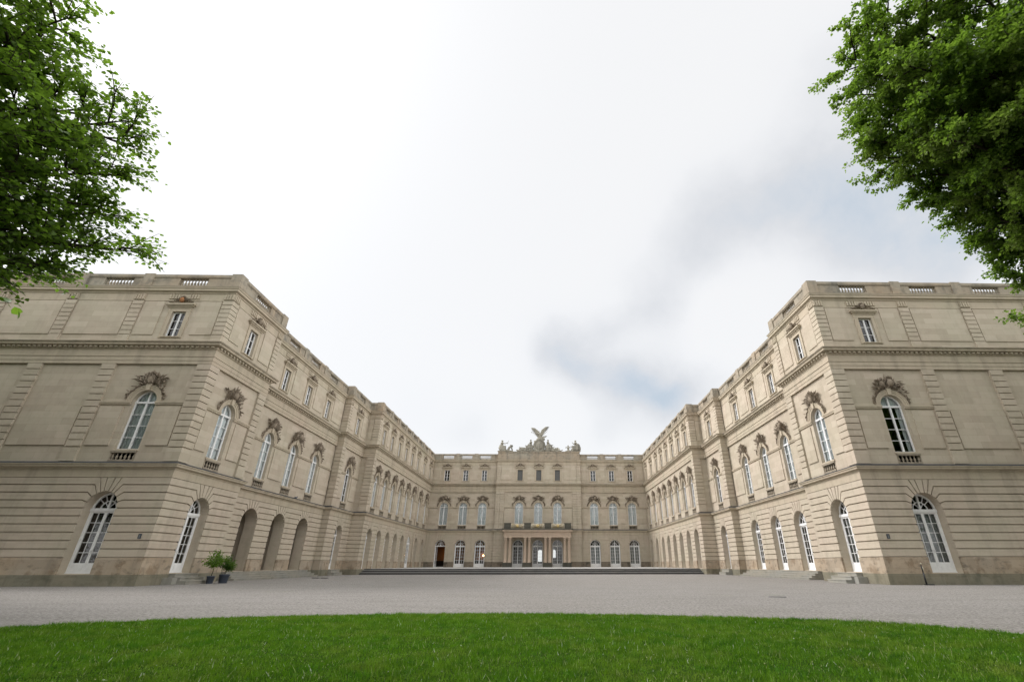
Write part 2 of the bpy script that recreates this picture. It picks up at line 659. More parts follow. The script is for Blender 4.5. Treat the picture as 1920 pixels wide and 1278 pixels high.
def make_grass():
    N = 560000
    y = rng.uniform(4.2, 12.7, N)
    x = rng.uniform(-11, 11, N)
    nz_ = .10 * np.sin(x * 9.1 + 3 * np.sin(x * 2.3)) * np.sin(x * 23.0) + rng.normal(0, .035, N)
    keep = in_lawn(x, y + nz_) & (np.abs(x - 1.5) < y * 1.08 + 1.5)
    x, y = x[keep], y[keep]
    # tufts: uneven cover
    d = np.sin(x * 2.1 + np.sin(y * 1.7) * 2) * np.sin(y * 2.6 + np.cos(x * 1.3) * 2)
    d2 = np.sin(x * 7.3 + np.sin(y * 6.1) * 2) * np.sin(y * 8.7 + np.cos(x * 5.3) * 2)
    d = .5 * d + .6 * d2
    keep = rng.uniform(0, 1, len(x)) < .72 + .28 * d
    x, y, d = x[keep], y[keep], d[keep]
    n = len(x)
    h = rng.uniform(.018, .062, n) * (1 + .5 * d)
    tall = rng.uniform(0, 1, n) < .012
    h[tall] *= 1.9
    clover = rng.uniform(0, 1, n) < .16
    a = rng.uniform(0, 2 * PI, n)
    w = rng.uniform(.004, .0085, n)
    lean = rng.uniform(.1, .9, n) * h
    la = rng.uniform(0, 2 * PI, n)
    bx, by = np.cos(a) * w, np.sin(a) * w
    V = np.empty((n, 3, 3))
    V[:, 0] = np.stack([x - bx, y - by, np.full(n, .006)], 1)
    V[:, 1] = np.stack([x + bx, y + by, np.full(n, .006)], 1)
    V[:, 2] = np.stack([x + np.cos(la) * lean, y + np.sin(la) * lean, .006 + h], 1)
    m = int(clover.sum())
    cz = .006 + rng.uniform(.018, .042, m)
    cr = rng.uniform(.007, .014, m)
    for k in range(3):
        V[clover, k, 0] = x[clover] + cr * np.cos(a[clover] + k * 2.1)
        V[clover, k, 1] = y[clover] + cr * np.sin(a[clover] + k * 2.1)
        V[clover, k, 2] = cz + rng.uniform(-.005, .005, m)
    F = np.arange(n * 3).reshape(n, 3)
    o = link('grass', np_mesh('grass', V.reshape(-1, 3), F, M['grass']))
    tag(o, kind='stuff', label='short green lawn grass with clover and pale flecks', cat='grass')


make_grass()

# ================================================================== palace geometry
X1, X2, X3, X4, XC = 20.52, 21.77, 21.08, 19.59, 7.72
Y0, Y1, Y2, Y3, YB, YC = 28.41, 34.96, 51.63, 57.64, 88.32, 87.75
XE, YE = 42.0, 104.0
FLOOR = .60
palace = empty('palace', (0, 40, 0))
tag(palace, 'pale cream stone palace with two long wings around a gravel court', 'palace')
palace.location = (0, 0, 0)

half = [(-XE, Y0), (-X1, Y0), (-X1, Y1), (-X2, Y1), (-X2, Y2), (-X3, Y2), (-X3, Y3), (-X4, Y3), (-X4, YB), (-XC, YB), (-XC, YC)]
PATH = half + [(-x, y) for x, y in half[::-1]]


class Sec:
    """one straight stretch of facade: local s along it, z up, o outward"""

    def __init__(s, a, b, c0, c1):
        s.a, s.b = Vector(a), Vector(b)
        s.L = (s.b - s.a).length
        s.d = (s.b - s.a) / s.L
        s.n = Vector((s.d.y, -s.d.x))
        s.c0, s.c1 = c0, c1
        s.rz = math.atan2(s.d.y, s.d.x)

    def P(s, u, z, o=0.0):
        p = s.a + s.d * u + s.n * o
        return (p.x, p.y, z)

    def end(s, u, o):
        """mitre: ends of the stretch slide with o"""
        if abs(u) < 1e-6:
            return u - s.c0 * o
        if abs(u - s.L) < 1e-6:
            return u + s.c1 * o
        return u


def turn(i):
    if i <= 0 or i >= len(PATH) - 1:
        return 0
    d0 = Vector(PATH[i]) - Vector(PATH[i - 1])
    d1 = Vector(PATH[i + 1]) - Vector(PATH[i])
    return 1 if d0.cross(d1) > 0 else -1


SECS = [Sec(PATH[i], PATH[i + 1], turn(i), turn(i + 1)) for i in range(len(PATH) - 1)]


def slab(mb, F, a, b, z0, z1, o0, o1, mi=0, back=False):
    """a slab standing on the wall from o0 out to o1, mitred at the ends of the stretch"""
    af, bf = F.end(a, o1), F.end(b, o1)
    ab, bb = F.end(a, o0), F.end(b, o0)
    P = F.P
    mb.quad(P(af, z0, o1), P(bf, z0, o1), P(bf, z1, o1), P(af, z1, o1), mi)
    mb.quad(P(af, z1, o1), P(bf, z1, o1), P(bb, z1, o0), P(ab, z1, o0), mi)
    mb.quad(P(ab, z0, o0), P(bb, z0, o0), P(bf, z0, o1), P(af, z0, o1), mi)
    if abs(a) > 1e-6:
        mb.quad(P(a, z0, o0), P(a, z0, o1), P(a, z1, o1), P(a, z1, o0), mi)
    if abs(b - F.L) > 1e-6:
        mb.quad(P(b, z0, o1), P(b, z0, o0), P(b, z1, o0), P(b, z1, o1), mi)
    if back:
        mb.quad(P(bb, z0, o0), P(ab, z0, o0), P(ab, z1, o0), P(bb, z1, o0), mi)


def poly_block(mb, F, pts, o0, o1, skip=()):
    n = len(pts)
    mb.add([F.P(s, z, o1) for s, z in pts], (tuple(range(n)),))
    for i in range(n):
        if i in skip:
            continue
        a, b = pts[i], pts[(i + 1) % n]
        mb.quad(F.P(*a, o0), F.P(*b, o0), F.P(*b, o1), F.P(*a, o1))


def inset(pts, ds):
    """move edge i (pts[i]->pts[i+1]) of a counter-clockwise polygon inwards by ds[i]"""
    n = len(pts)
    out = []
    for i in range(n):
        p0, p1, p2 = Vector(pts[i - 1]), Vector(pts[i]), Vector(pts[(i + 1) % n])
        e0 = (p1 - p0).normalized()
        e1 = (p2 - p1).normalized()
        n0 = Vector((-e0.y, e0.x))
        n1 = Vector((-e1.y, e1.x))
        a, b = ds[i - 1], ds[i]
        den = 1 + n0.dot(n1)
        if den < .3 or abs(e0.cross(e1)) < 1e-4:
            out.append(tuple(p1 + n1 * b))
            continue
        # intersection of the two shifted lines
        q0 = p0 + n0 * a
        q1 = p1 + n1 * b
        t = (q1 - q0).cross(e1) / e0.cross(e1)
        out.append(tuple(q0 + e0 * t))
    return out


GZ0, GROW, NROW = 1.40, .427, 10
SPR = GZ0 + 6 * GROW   # 3.962
GAP = .032
GD = .095


def rusticate(F, arches):
    """raised blocks of the ground storey, with fanned voussoirs; arches = [(centre, radius)]"""
    mb = MB()
    L = F.L
    zs = [GZ0 + i * GROW for i in range(NROW + 1)]

    def rect(a, b, z0, z1):
        A, B = a < 1e-6, abs(b - L) < 1e-6
        p = [(a, z0 + GAP), (b, z0 + GAP), (b, z1 - GAP), (a, z1 - GAP)]
        pf = [(F.end(s, 0) if False else s, z) for s, z in p]
        skip = set()
        if B:
            skip.add(1)
        if A:
            skip.add(3)
        poly_block(mb, F, pf, -GD, 0.0, skip)
    if not arches:
        for i in range(NROW):
            rect(0, L, zs[i], zs[i + 1])
        return mb
    cs = [c for c, r in arches]
    bounds = [0.0] + [(cs[i] + cs[i + 1]) / 2 for i in range(len(cs) - 1)] + [L]
    for i in range(6):
        x = 0.0
        for c, r in arches:
            rect(x, c - r, zs[i], zs[i + 1])
            x = c + r
        rect(x, L, zs[i], zs[i + 1])
    TH = [0, 20, 40, 58, 70, 82, 98]

    def arcp(r, t0, t1, n=4):
        return [(r * math.cos(R(t0 + (t1 - t0) * k / n)), SPR + r * math.sin(R(t0 + (t1 - t0) * k / n))) for k in range(n + 1)]

    for i, (c, r) in enumerate(arches):
        for side in (1, -1):
            U = (bounds[i + 1] - c) if side == 1 else (c - bounds[i])
            if U < r + .2:
                continue

            def at(th, z):
                h = z - SPR
                return (min(h / math.tan(R(th)), U - .02), z)
            polys = []
            for k in range(4):
                z0, z1 = zs[6 + k], zs[7 + k]
                arc = arcp(r, TH[k], TH[k + 1])
                pts = []
                kinds = []
                # counter-clockwise in (u,z), starting at the arch foot
                if k > 0:
                    pts += [at(TH[k], z0)]
                pts += [(U, z0), (U, z1), at(TH[k + 1], z1)] if k < 3 else [(U, z0), (U, z1), at(70, z1)]
                pts += arc[::-1]
                n = len(pts)
                ds = []
                for q in range(n):
                    a, b = pts[q], pts[(q + 1) % n]
                    if abs(a[0] - U) < 1e-6 and abs(b[0] - U) < 1e-6:
                        ds.append(0.0)
                    elif abs(math.hypot(a[0], a[1] - SPR) - r) < 1e-6 and abs(math.hypot(b[0], b[1] - SPR) - r) < 1e-6:
                        ds.append(0.0)
                    else:
                        ds.append(GAP)
                polys.append((pts, ds))
            for t0, t1 in ((70, 82),):
                arc = arcp(r, t0, t1, 2)
                pts = [at(t0, zs[10]), at(t1, zs[10])] + arc[::-1]
                ds = [GAP, GAP] + [0.0] * 2 + [GAP]
                polys.append((pts, ds))
            if side == 1:
                arc = arcp(r, 82, 98, 4)
                pts = [at(82, zs[10]), at(98, zs[10])] + arc[::-1]
                polys.append((pts, [GAP, GAP] + [0.0] * 4 + [GAP]))
            for pts, ds in polys:
                q = inset(pts, ds)
                sk = {m for m in range(len(pts)) if abs(pts[m][0] - U) < 1e-6 and abs(pts[(m + 1) % len(pts)][0] - U) < 1e-6}
                q = [(c + side * u, z) for u, z in q]
                if side == -1:
                    q = q[::-1]
                    nn = len(q)
                    sk = {(nn - 2 - m) % nn for m in sk}
                poly_block(mb, F, q, -GD, 0.0, sk)
    return mb


def holed(mb, F, z0, z1, o, ops, mi=0, rev_mi=None, rev_from=None):
    """flat wall with openings: ops = (centre, half width, bottom, spring/top, arched, depth)"""
    L = F.L
    P = F.P
    ops = sorted(ops)
    x = 0.0
    rm = mi if rev_mi is None else rev_mi
    rf = o if rev_from is None else rev_from

    def q(a, b, c, d):
        if b - a > 1e-4 and d - c > 1e-4:
            mb.quad(P(F.end(a, o), c, o), P(F.end(b, o), c, o), P(F.end(b, o), d, o), P(F.end(a, o), d, o), mi)
    for (c, hw, zb, zt, arched, dep) in ops:
        q(x, c - hw, z0, z1)
        q(c - hw, c + hw, z0, zb)
        out = [(c - hw, zb), (c - hw, zt)]
        if arched:
            n = 20
            arc = [(c - hw * math.cos(PI * k / n), zt + hw * math.sin(PI * k / n)) for k in range(n + 1)]
            for k in range(n):
                a, b = arc[k], arc[k + 1]
                mb.quad(P(a[0], a[1], o), P(b[0], b[1], o), P(b[0], z1, o), P(a[0], z1, o), mi)
            out += arc[1:] + [(c + hw, zb)]
        else:
            q(c - hw, c + hw, zt, z1)
            out += [(c + hw, zt), (c + hw, zb)]
        m = len(out)
        for k in range(m):
            a, b = out[k], out[(k + 1) % m]
            mb.quad(P(*b, rf), P(*a, rf), P(*a, rf - dep), P(*b, rf - dep), rm)
        x = c + hw
    q(x, L, z0, z1)


def sweep(name, prof, mat, path=PATH, mi=None, mats=None):
    """moulding swept along the whole front with mitred corners"""
    mb = MB()
    rows = []
    for i, p in enumerate(path):
        p = Vector(p)
        ns = []
        if i > 0:
            d = (p - Vector(path[i - 1])).normalized()
            ns.append(Vector((d.y, -d.x)))
        if i < len(path) - 1:
            d = (Vector(path[i + 1]) - p).normalized()
            ns.append(Vector((d.y, -d.x)))
        m = ns[0] if len(ns) == 1 else (ns[0] + ns[1]) / (1 + ns[0].dot(ns[1]))
        rows.append([(p.x + m.x * o, p.y + m.y * o, z) for o, z in prof])
    for i in range(len(rows) - 1):
        for j in range(len(prof) - 1):
            mb.quad(rows[i][j], rows[i + 1][j], rows[i + 1][j + 1], rows[i][j + 1], (mi[j] if mi else 0))
    return mb.build(name, mats or mat, palace)


# ---- window and door meshes (local: x along the wall, y inward, z up; origin on the wall line at ground)


def bar(mb, x0, x1, z0, z1, y0, y1, mi=0):
    mb.box(x0, x1, y0, y1, z0, z1, mi)


def ring(mb, r0, r1, zc, y0, y1, a0=0., a1=180., n=16, mi=0):
    for k in range(n):
        t0, t1 = R(a0 + (a1 - a0) * k / n), R(a0 + (a1 - a0) * (k + 1) / n)
        p = [(r0 * math.cos(t0), zc + r0 * math.sin(t0)), (r1 * math.cos(t0), zc + r1 * math.sin(t0)),
             (r1 * math.cos(t1), zc + r1 * math.sin(t1)), (r0 * math.cos(t1), zc + r0 * math.sin(t1))]
        f = [(x, y0, z) for x, z in p]
        b = [(x, y1, z) for x, z in p]
        mb.quad(*f, mi)
        mb.quad(f[0], f[3], b[3], b[0], mi)
        mb.quad(f[2], f[1], b[1], b[2], mi)
        if k == 0 and a0 > 0:
            mb.quad(f[0], b[0], b[1], f[1], mi)
        if k == n - 1 and a1 < 180:
            mb.quad(f[3], f[2], b[2], b[3], mi)


def arch_panel(mb, hw, z0, zs, y, n=16, mi=0):
    pts = [(-hw, z0), (hw, z0)] + [(hw * math.cos(PI * k / n), zs + hw * math.sin(PI * k / n)) for k in range(n + 1)]
    mb.add([(x, y, z) for x, z in pts], (tuple(range(len(pts))),), mi)


def spoke(mb, r0, r1, ang, zc, w, y0, y1):
    c, s_ = math.cos(R(ang)), math.sin(R(ang))
    px, pz = -s_ * w / 2, c * w / 2
    p = [(r0 * c - px, zc + r0 * s_ - pz), (r1 * c - px, zc + r1 * s_ - pz), (r1 * c + px, zc + r1 * s_ + pz), (r0 * c + px, zc + r0 * s_ + pz)]
    f = [(x, y0, z) for x, z in p]
    b = [(x, y1, z) for x, z in p]
    mb.quad(*f)
    for k in range(4):
        mb.quad(f[k], b[k], b[(k + 1) % 4], f[(k + 1) % 4])


W2_HW, W2_SILL, W2_SPR = .75, 7.32, 10.33
WALL2 = -.15     # plane of the upper walls
D2 = .36         # depth of the window reveal


def window2_meshes():
    # stone archivolt: stepped ring, keystone and impost returns
    a = MB()
    y = -WALL2
    ring(a, .75, .90, W2_SPR, y - .055, y + .02, n=20)
    ring(a, .90, 1.02, W2_SPR, y - .085, y + .02, n=20)
    ring(a, 1.02, 1.08, W2_SPR, y - .115, y + .02, n=20)
    k = [(-.10, W2_SPR + .72), (.10, W2_SPR + .72), (.17, W2_SPR + 1.16), (-.17, W2_SPR + 1.16)]
    f = [(x, y - .16, z) for x, z in k]
    b = [(x, y, z) for x, z in k]
    a.quad(*f)
    for i in range(4):
        a.quad(f[i], b[i], b[(i + 1) % 4], f[(i + 1) % 4])
    for s in (-1, 1):
        x0, x1 = (.75, 1.06) if s == 1 else (-1.06, -.75)
        bar(a, x0, x1, W2_SPR - .20, W2_SPR - .10, y - .09, y + .02)
        bar(a, x0, x1, W2_SPR - .10, W2_SPR - .003, y - .125, y + .02)
    sl = MB()
    bar(sl, -.80, .80, W2_SILL - .10, W2_SILL, y - .08, y + D2)
    # white frame
    w = MB()
    y0, y1 = y + D2 - .12, y + D2 - .04
    ring(w, .665, .75, W2_SPR, y0, y1, n=16)
    for s in (-1, 1):
        bar(w, min(s * .665, s * .75), max(s * .665, s * .75), W2_SILL, W2_SPR - .06, y0, y1)
    bar(w, -.75, .75, W2_SPR - .06, W2_SPR + .06, y0 - .03, y1)
    bar(w, -.055, .055, W2_SILL, W2_SPR - .06, y0 - .02, y1)
    bar(w, -.045, .045, W2_SPR + .06, W2_SPR + .70, y0 - .01, y1)
    bar(w, -.665, .665, W2_SILL, W2_SILL + .09, y0 + .005, y1)
    for k in range(1, 4):
        zz = W2_SILL + .05 + k * (W2_SPR - W2_SILL - .1) / 4
        for s in (-1, 1):
            bar(w, min(s * .055, s * .665), max(s * .055, s * .665), zz - .017, zz + .017, y0 + .015, y1)
    g_ = MB()
    arch_panel(g_, .70, W2_SILL + .02, W2_SPR, y1 - .02)
    # curtains with folds
    c = MB()
    n = 44
    yc = y1 + .10
    xs = [-.9 + 1.8 * i / n for i in range(n + 1)]
    ys = [yc + .028 * math.sin(i * 1.45) + .012 * math.sin(i * .53) for i in range(n + 1)]
    for i in range(n):
        c.add([(xs[i], ys[i], W2_SILL - .05), (xs[i + 1], ys[i + 1], W2_SILL - .05), (xs[i + 1], ys[i + 1], W2_SPR + 1), (xs[i], ys[i], W2_SPR + 1)], ((0, 1, 2, 3),), 0, True)
    # half drawn: curtains hanging at the edges only, and a blind in the arch
    h = MB()
    for sgn in (-1, 1):
        for i in range(8):
            xa, xb = sgn * (.44 + i * .05), sgn * (.44 + (i + 1) * .05)
            h.add([(xa, yc + .03 * math.sin(i * 1.5), W2_SILL - .05), (xb, yc + .03 * math.sin((i + 1) * 1.5), W2_SILL - .05),
                   (xb, yc + .03 * math.sin((i + 1) * 1.5), W2_SPR + .02), (xa, yc + .03 * math.sin(i * 1.5), W2_SPR + .02)], ((0, 1, 2, 3),))
    h.quad((-.85, yc, W2_SPR + .02), (.85, yc, W2_SPR + .02), (.85, yc, W2_SPR + .9), (-.85, yc, W2_SPR + .9))
    # sill balustrade between the reveals
    s_ = MB()
    bar(s_, -.74, .74, 6.60, 6.70, y - .06, y + .18)
    bar(s_, -.76, .76, 7.12, W2_SILL - .102, y - .07, y + .19)
    prof = [(.052, 6.70), (.052, 6.735), (.03, 6.745), (.045, 6.79), (.07, 6.84), (.062, 6.90), (.034, 6.98), (.028, 7.04), (.05, 7.06), (.03, 7.08), (.052, 7.09), (.052, 7.12)]
    for i in range(6):
        s_.lathe(-.62 + i * .248, y + .06, prof, 8, caps=False)
    for s in (-1, 1):
        bar(s_, min(s * .70, s * .745), max(s * .70, s * .745), 6.70, 7.12, y - .02, y + .14)
    return {'a': a.mesh('arched_window', [M['trim']]), 's': sl.mesh('window_sill', [M['trim']]), 'w': w.mesh('window_frame', [M['white']]), 'g': g_.mesh('pane', [M['glass']]),
            'c': c.mesh('curtain', [M['cloth']]), 'h': h.mesh('curtain', [M['cloth']]), 'b': s_.mesh('window_balustrade', [M['parapet']])}


ATT_B, ATT_T, ATT_HW = 14.88, 16.80, .475
DA = .24


def window3_meshes():
    y = .10
    a = MB()
    for s in (-1, 1):
        bar(a, min(s * .475, s * .70), max(s * .475, s * .70), ATT_B - .10, ATT_T, y - .05, y + .02)
        bar(a, min(s * .70, s * .76), max(s * .70, s * .76), ATT_B - .10, ATT_T + .22, y - .075, y + .02)
    bar(a, -.70, .70, ATT_T, ATT_T + .22, y - .055, y + .02)
    bar(a, -.76, .76, ATT_T + .22, ATT_T + .27, y - .085, y + .02)
    bar(a, -.62, .62, ATT_B - .06, ATT_B, y - .10, y + DA - .02)
    # hood cornice in three steps
    for (w_, z0, z1, o_) in ((.80, 17.07, 17.15, .12), (.90, 17.15, 17.24, .20), (.98, 17.24, 17.34, .28)):
        bar(a, -w_, w_, z0, z1, y - o_, y + .02)
    # open scrolled pediment
    for s in (-1, 1):
        pts = [(s * .95, 17.36), (s * .70, 17.43), (s * .46, 17.56), (s * .30, 17.72)]
        a.tube([(x, y - .12, z) for x, z in pts], [.05, .055, .055, .05], 6)
    w = MB()
    y0, y1 = y + DA - .09, y + DA - .02
    for s in (-1, 1):
        bar(w, min(s * .40, s * .475), max(s * .40, s * .475), ATT_B, ATT_T, y0, y1)
    bar(w, -.40, .40, ATT_B, ATT_B + .07, y0, y1)
    bar(w, -.40, .40, ATT_T - .07, ATT_T, y0, y1)
    bar(w, -.05, .05, ATT_B + .07, ATT_T - .07, y0 - .02, y1)
    for k in (1, 2):
        zz = ATT_B + .05 + k * (ATT_T - ATT_B - .1) / 3
        for s in (-1, 1):
            bar(w, min(s * .05, s * .40), max(s * .05, s * .40), zz - .016, zz + .016, y0 + .01, y1)
    g_ = MB()
    g_.quad((-.44, y1 - .02, ATT_B), (.44, y1 - .02, ATT_B), (.44, y1 - .02, ATT_T), (-.44, y1 - .02, ATT_T))
    b = MB()
    b.quad((-.475, y1 - .05, ATT_B), (.475, y1 - .05, ATT_B), (.475, y1 - .05, ATT_T), (-.475, y1 - .05, ATT_T))
    return {'a': a.mesh('attic_window', [M['trim']]), 'w': w.mesh('window_frame', [M['white']]), 'g': g_.mesh('pane', [M['glass']]), 'b': b.mesh('blind_panel', [M['blind']])}


def door_meshes(hw, dep, open_=False):
    """white french door with fanlight; hw = half width of the opening"""
    z0 = FLOOR + .05
    r = hw
    y0, y1 = dep - .02, dep + .07
    w = MB()
    ring(w, r - .11, r, SPR, y0, y1, n=16)
    for s in (-1, 1):
        bar(w, min(s * (r - .10), s * r), max(s * (r - .10), s * r), z0, SPR - .08, y0, y1)
    bar(w, -r, r, SPR - .14, SPR + .03, y0 - .05, y1)
    bar(w, -.05, .05, SPR + .03, SPR + r - .08, y0 - .01, y1)
    ring(w, .42, .465, SPR, y0 + .01, y1 - .01, n=12)
    for a_ in (38, 62, 118, 142):
        spoke(w, .44, r - .09, a_, SPR + .02, .03, y0 + .015, y1 - .015)
    spoke(w, .05, .44, 50, SPR + .03, .03, y0 + .015, y1 - .015)
    spoke(w, .05, .44, 130, SPR + .03, .03, y0 + .015, y1 - .015)
    bar(w, -r, r, z0 - .05, z0, y0 - .04, y1 + .02)
    leaf = MB()
    x0, x1 = .0, r - .10
    zt = SPR - .14
    st = .085
    zb = z0 + .48
    bar(leaf, x0, x0 + st, z0, zt, y0 + .01, y1 - .01)
    bar(leaf, x1 - st, x1, z0, zt, y0 + .01, y1 - .01)
    bar(leaf, x0 + st, x1 - st, zt - .09, zt, y0 + .01, y1 - .01)
    bar(leaf, x0 + st, x1 - st, z0, zb, y0 + .02, y1 - .02)
    bar(leaf, x0 + st + .05, x1 - st - .05, z0 + .10, zb - .08, y0 + .005, y1 - .03)
    xm = (x0 + x1) / 2
    bar(leaf, xm - .016, xm + .016, zb, zt - .09, y0 + .025, y1 - .03)
    for k in range(1, 5):
        zz = zb + k * (zt - .09 - zb) / 5
        bar(leaf, x0 + st, xm - .016, zz - .016, zz + .016, y0 + .025, y1 - .03)
        bar(leaf, xm + .016, x1 - st, zz - .016, zz + .016, y0 + .025, y1 - .03)
    bar(leaf, x0 + .02, x0 + .045, z0 + 1.0, z0 + 1.14, y0 - .05, y0 + .01)
    # the other leaf is the mirror
    leaf2 = MB()
    for f, mi in zip(leaf.f, leaf.mi):
        pass
    leaf2.v = [(-x, y, z) for x, y, z in leaf.v]
    leaf2.f = [f[::-1] for f in leaf.f]
    leaf2.mi = list(leaf.mi)
    leaf2.sm = list(leaf.sm)
    g_ = MB()
    yg = (y0 + y1) / 2
    arch_panel(g_, r - .06, zb, SPR, yg)
    gf = MB()
    n = 14
    pts = [((r - .06) * math.cos(PI * k / n), SPR + (r - .06) * math.sin(PI * k / n)) for k in range(n + 1)]
    gf.add([(x, yg, z) for x, z in pts], (tuple(range(n + 1)),))
    c = MB()
    n = 40
    xs = [-r + 2 * r * i / n for i in range(n + 1)]
    ys = [y1 + .10 + .025 * math.sin(i * 1.5) for i in range(n + 1)]
    for i in range(n):
        c.add([(xs[i], ys[i], z0), (xs[i + 1], ys[i + 1], z0), (xs[i + 1], ys[i + 1], SPR - .1), (xs[i], ys[i], SPR - .1)], ((0, 1, 2, 3),), 0, True)
    return {'w': w.mesh('french_door', [M['white']]), 'l': leaf.mesh('door_leaf', [M['white']]), 'l2': leaf2.mesh('door_leaf', [M['white']]),
            'g': g_.mesh('pane', [M['glass']]), 'gf': gf.mesh('pane', [M['glass']]), 'c': c.mesh('curtain', [M['cloth2']])}


# ---- carved stone ornaments


def leaf_shape(mb, c, dx, dn, L, W_, T):
    """a plump pointed leaf: c centre, dx direction, dn out of the wall"""
    c, dx, dn = Vector(c), Vector(dx).normalized(), Vector(dn).normalized()
    dw = dx.cross(dn).normalized()
    v = [c - dx * L * .5, c + dw * W_ * .5 - dx * L * .05 - dn * T * .2, c + dn * T, c - dw * W_ * .5 - dx * L * .05 - dn * T * .2, c + dx * L * .5 + dn * T * .5, c - dn * T * .4]
    mb.add(v, ((0, 1, 2), (0, 2, 3), (1, 4, 2), (2, 4, 3), (0, 5, 1), (0, 3, 5), (1, 5, 4), (3, 4, 5)))


def ornament2(seed, kind):
    rr = random.Random(seed)
    mb = MB()
    y = -WALL2
    zc = W2_SPR
    N = (0, -1, 0)

    def put(x, z, ang, L, W_, T, out=.08):
        leaf_shape(mb, (x, y - out, z), (math.cos(ang), rr.uniform(-.35, .1), math.sin(ang)), (rr.uniform(-.3, .3), -1, rr.uniform(-.3, .5)), L, W_, T)
    # garlands that follow the arch down both sides
    for s in (-1, 1):
        for k in range(46):
            t = k / 45
            a = R(86 - 78 * t)
            r = 1.17 + rr.uniform(-.07, .10) + .05 * math.sin(t * 9)
            x, z = s * r * math.cos(a), zc + r * math.sin(a)
            if t > .86:
                x = s * (1.17 + rr.uniform(-.08, .08))
            tang = a - PI / 2 if s == 1 else PI - (a - PI / 2)
            put(x, z, tang + rr.uniform(-.9, .9), rr.uniform(.13, .22), rr.uniform(.06, .10), rr.uniform(.05, .10), rr.uniform(.05, .13) * (1.15 - .6 * t))
    # the trophy on top
    for k in range(110):
        x = rr.gauss(0, .48)
        x = max(-1.15, min(1.15, x))
        base = zc + math.sqrt(max(.1, 1.22 ** 2 - x * x)) if abs(x) < 1.15 else zc + .5
        hgt = (.95 - .35 * abs(x)) if kind != 1 else (.80 + .25 * abs(x) - .35 * x * x)
        z = base + rr.random() ** 1.2 * hgt * .75
        ang = math.atan2(z - zc - .6, x) + rr.uniform(-.6, .6)
        put(x, z, ang, rr.uniform(.18, .36), rr.uniform(.07, .13), rr.uniform(.07, .14), rr.uniform(.08, .22))
    # long branches and lances sticking out sideways
    for s in (-1, 1):
        for k in range(9):
            z = zc + 1.25 + rr.uniform(-.05, .45)
            x = s * rr.uniform(.55, 1.05)
            ang = rr.uniform(-.25, .6)
            put(x, z, ang if s == 1 else PI - ang, rr.uniform(.35, .6), rr.uniform(.05, .10), .08, rr.uniform(.08, .2))
    if kind == 0:      # shield with a shell
        mb.ell((0, y - .16, zc + 1.42), (.24, .13, .28), nu=12, nv=8)
        for k in range(9):
            a = R(20 + 140 * k / 8)
            put(.30 * math.cos(a), zc + 1.58 + .30 * math.sin(a), a, .3, .09, .1, .16)
    elif kind == 1:    # plumed helmet turned to the side
        mb.ell((.20, y - .20, zc + 1.52), (.24, .20, .27), nu=12, nv=8)
        for k in range(10):
            a = R(-20 + 190 * k / 9)
            put(.20 + .30 * math.cos(a), zc + 1.58 + .32 * math.sin(a), a + .8, .30, .11, .12, .2)
        mb.ell((-.30, y - .14, zc + 1.45), (.20, .12, .24), nu=10, nv=7)
    else:              # mask
        mb.ell((0, y - .20, zc + 1.40), (.19, .17, .25), nu=12, nv=8)
        for k in range(12):
            a = R(-30 + 240 * k / 11)
            put(.24 * math.cos(a), zc + 1.44 + .28 * math.sin(a), a + rr.uniform(-.4, .4), .26, .12, .12, .18)
    put(0, zc + 1.98, PI / 2, .34, .09, .08, .12)
    put(.05, zc + 1.22, -PI / 2, .3, .2, .12, .12)
    return mb.mesh('carved_ornament', [M['carved']])


def ornament3(seed):
    rr = random.Random(seed)
    mb = MB()
    y = .10
    for s in (-1, 1):
        for k in range(22):
            t = k / 21
            x = s * (.16 + .66 * t)
            z = 17.46 + .30 * (1 - t) ** 1.3 + rr.uniform(-.05, .05)
            a = rr.uniform(-.5, .7)
            leaf_shape(mb, (x, y - rr.uniform(.10, .22), z), (s * math.cos(a), -.1, math.sin(a)), (rr.uniform(-.3, .3), -1, .3), rr.uniform(.13, .22), .08, .07)
    for k in range(14):
        a = R(-20 + 220 * k / 13)
        leaf_shape(mb, (.19 * math.cos(a), y - .16, 17.70 + .20 * math.sin(a)), (math.cos(a), -.1, math.sin(a)), (0, -1, .2), .20, .10, .08)
    return mb


def mask3():
    mb = MB()
    mb.ell((0, -.10, 17.64), (.15, .13, .20), nu=12, nv=8)
    mb.ell((0, -.20, 17.62), (.035, .05, .05), nu=8, nv=6)
    for s in (-1, 1):
        mb.ell((s * .06, -.19, 17.69), (.03, .03, .02), nu=6, nv=5)
    return mb


OR2 = [ornament2(3, 0), ornament2(8, 1), ornament2(21, 2)]
OR3 = [ornament3(5).mesh('carved_ornament', [M['carved']]), ornament3(9).mesh('carved_ornament', [M['carved']])]
MASK = mask3().mesh('carved_mask', [M['carved']])
MASKO = mask3().mesh('carved_mask', [M['orange']])
W2M = window2_meshes()
W3M = window3_meshes()
DOORD = .58
DM = door_meshes(.925, DOORD)
DMF = door_meshes(.925, .14)
DMW = door_meshes(.96, .45)


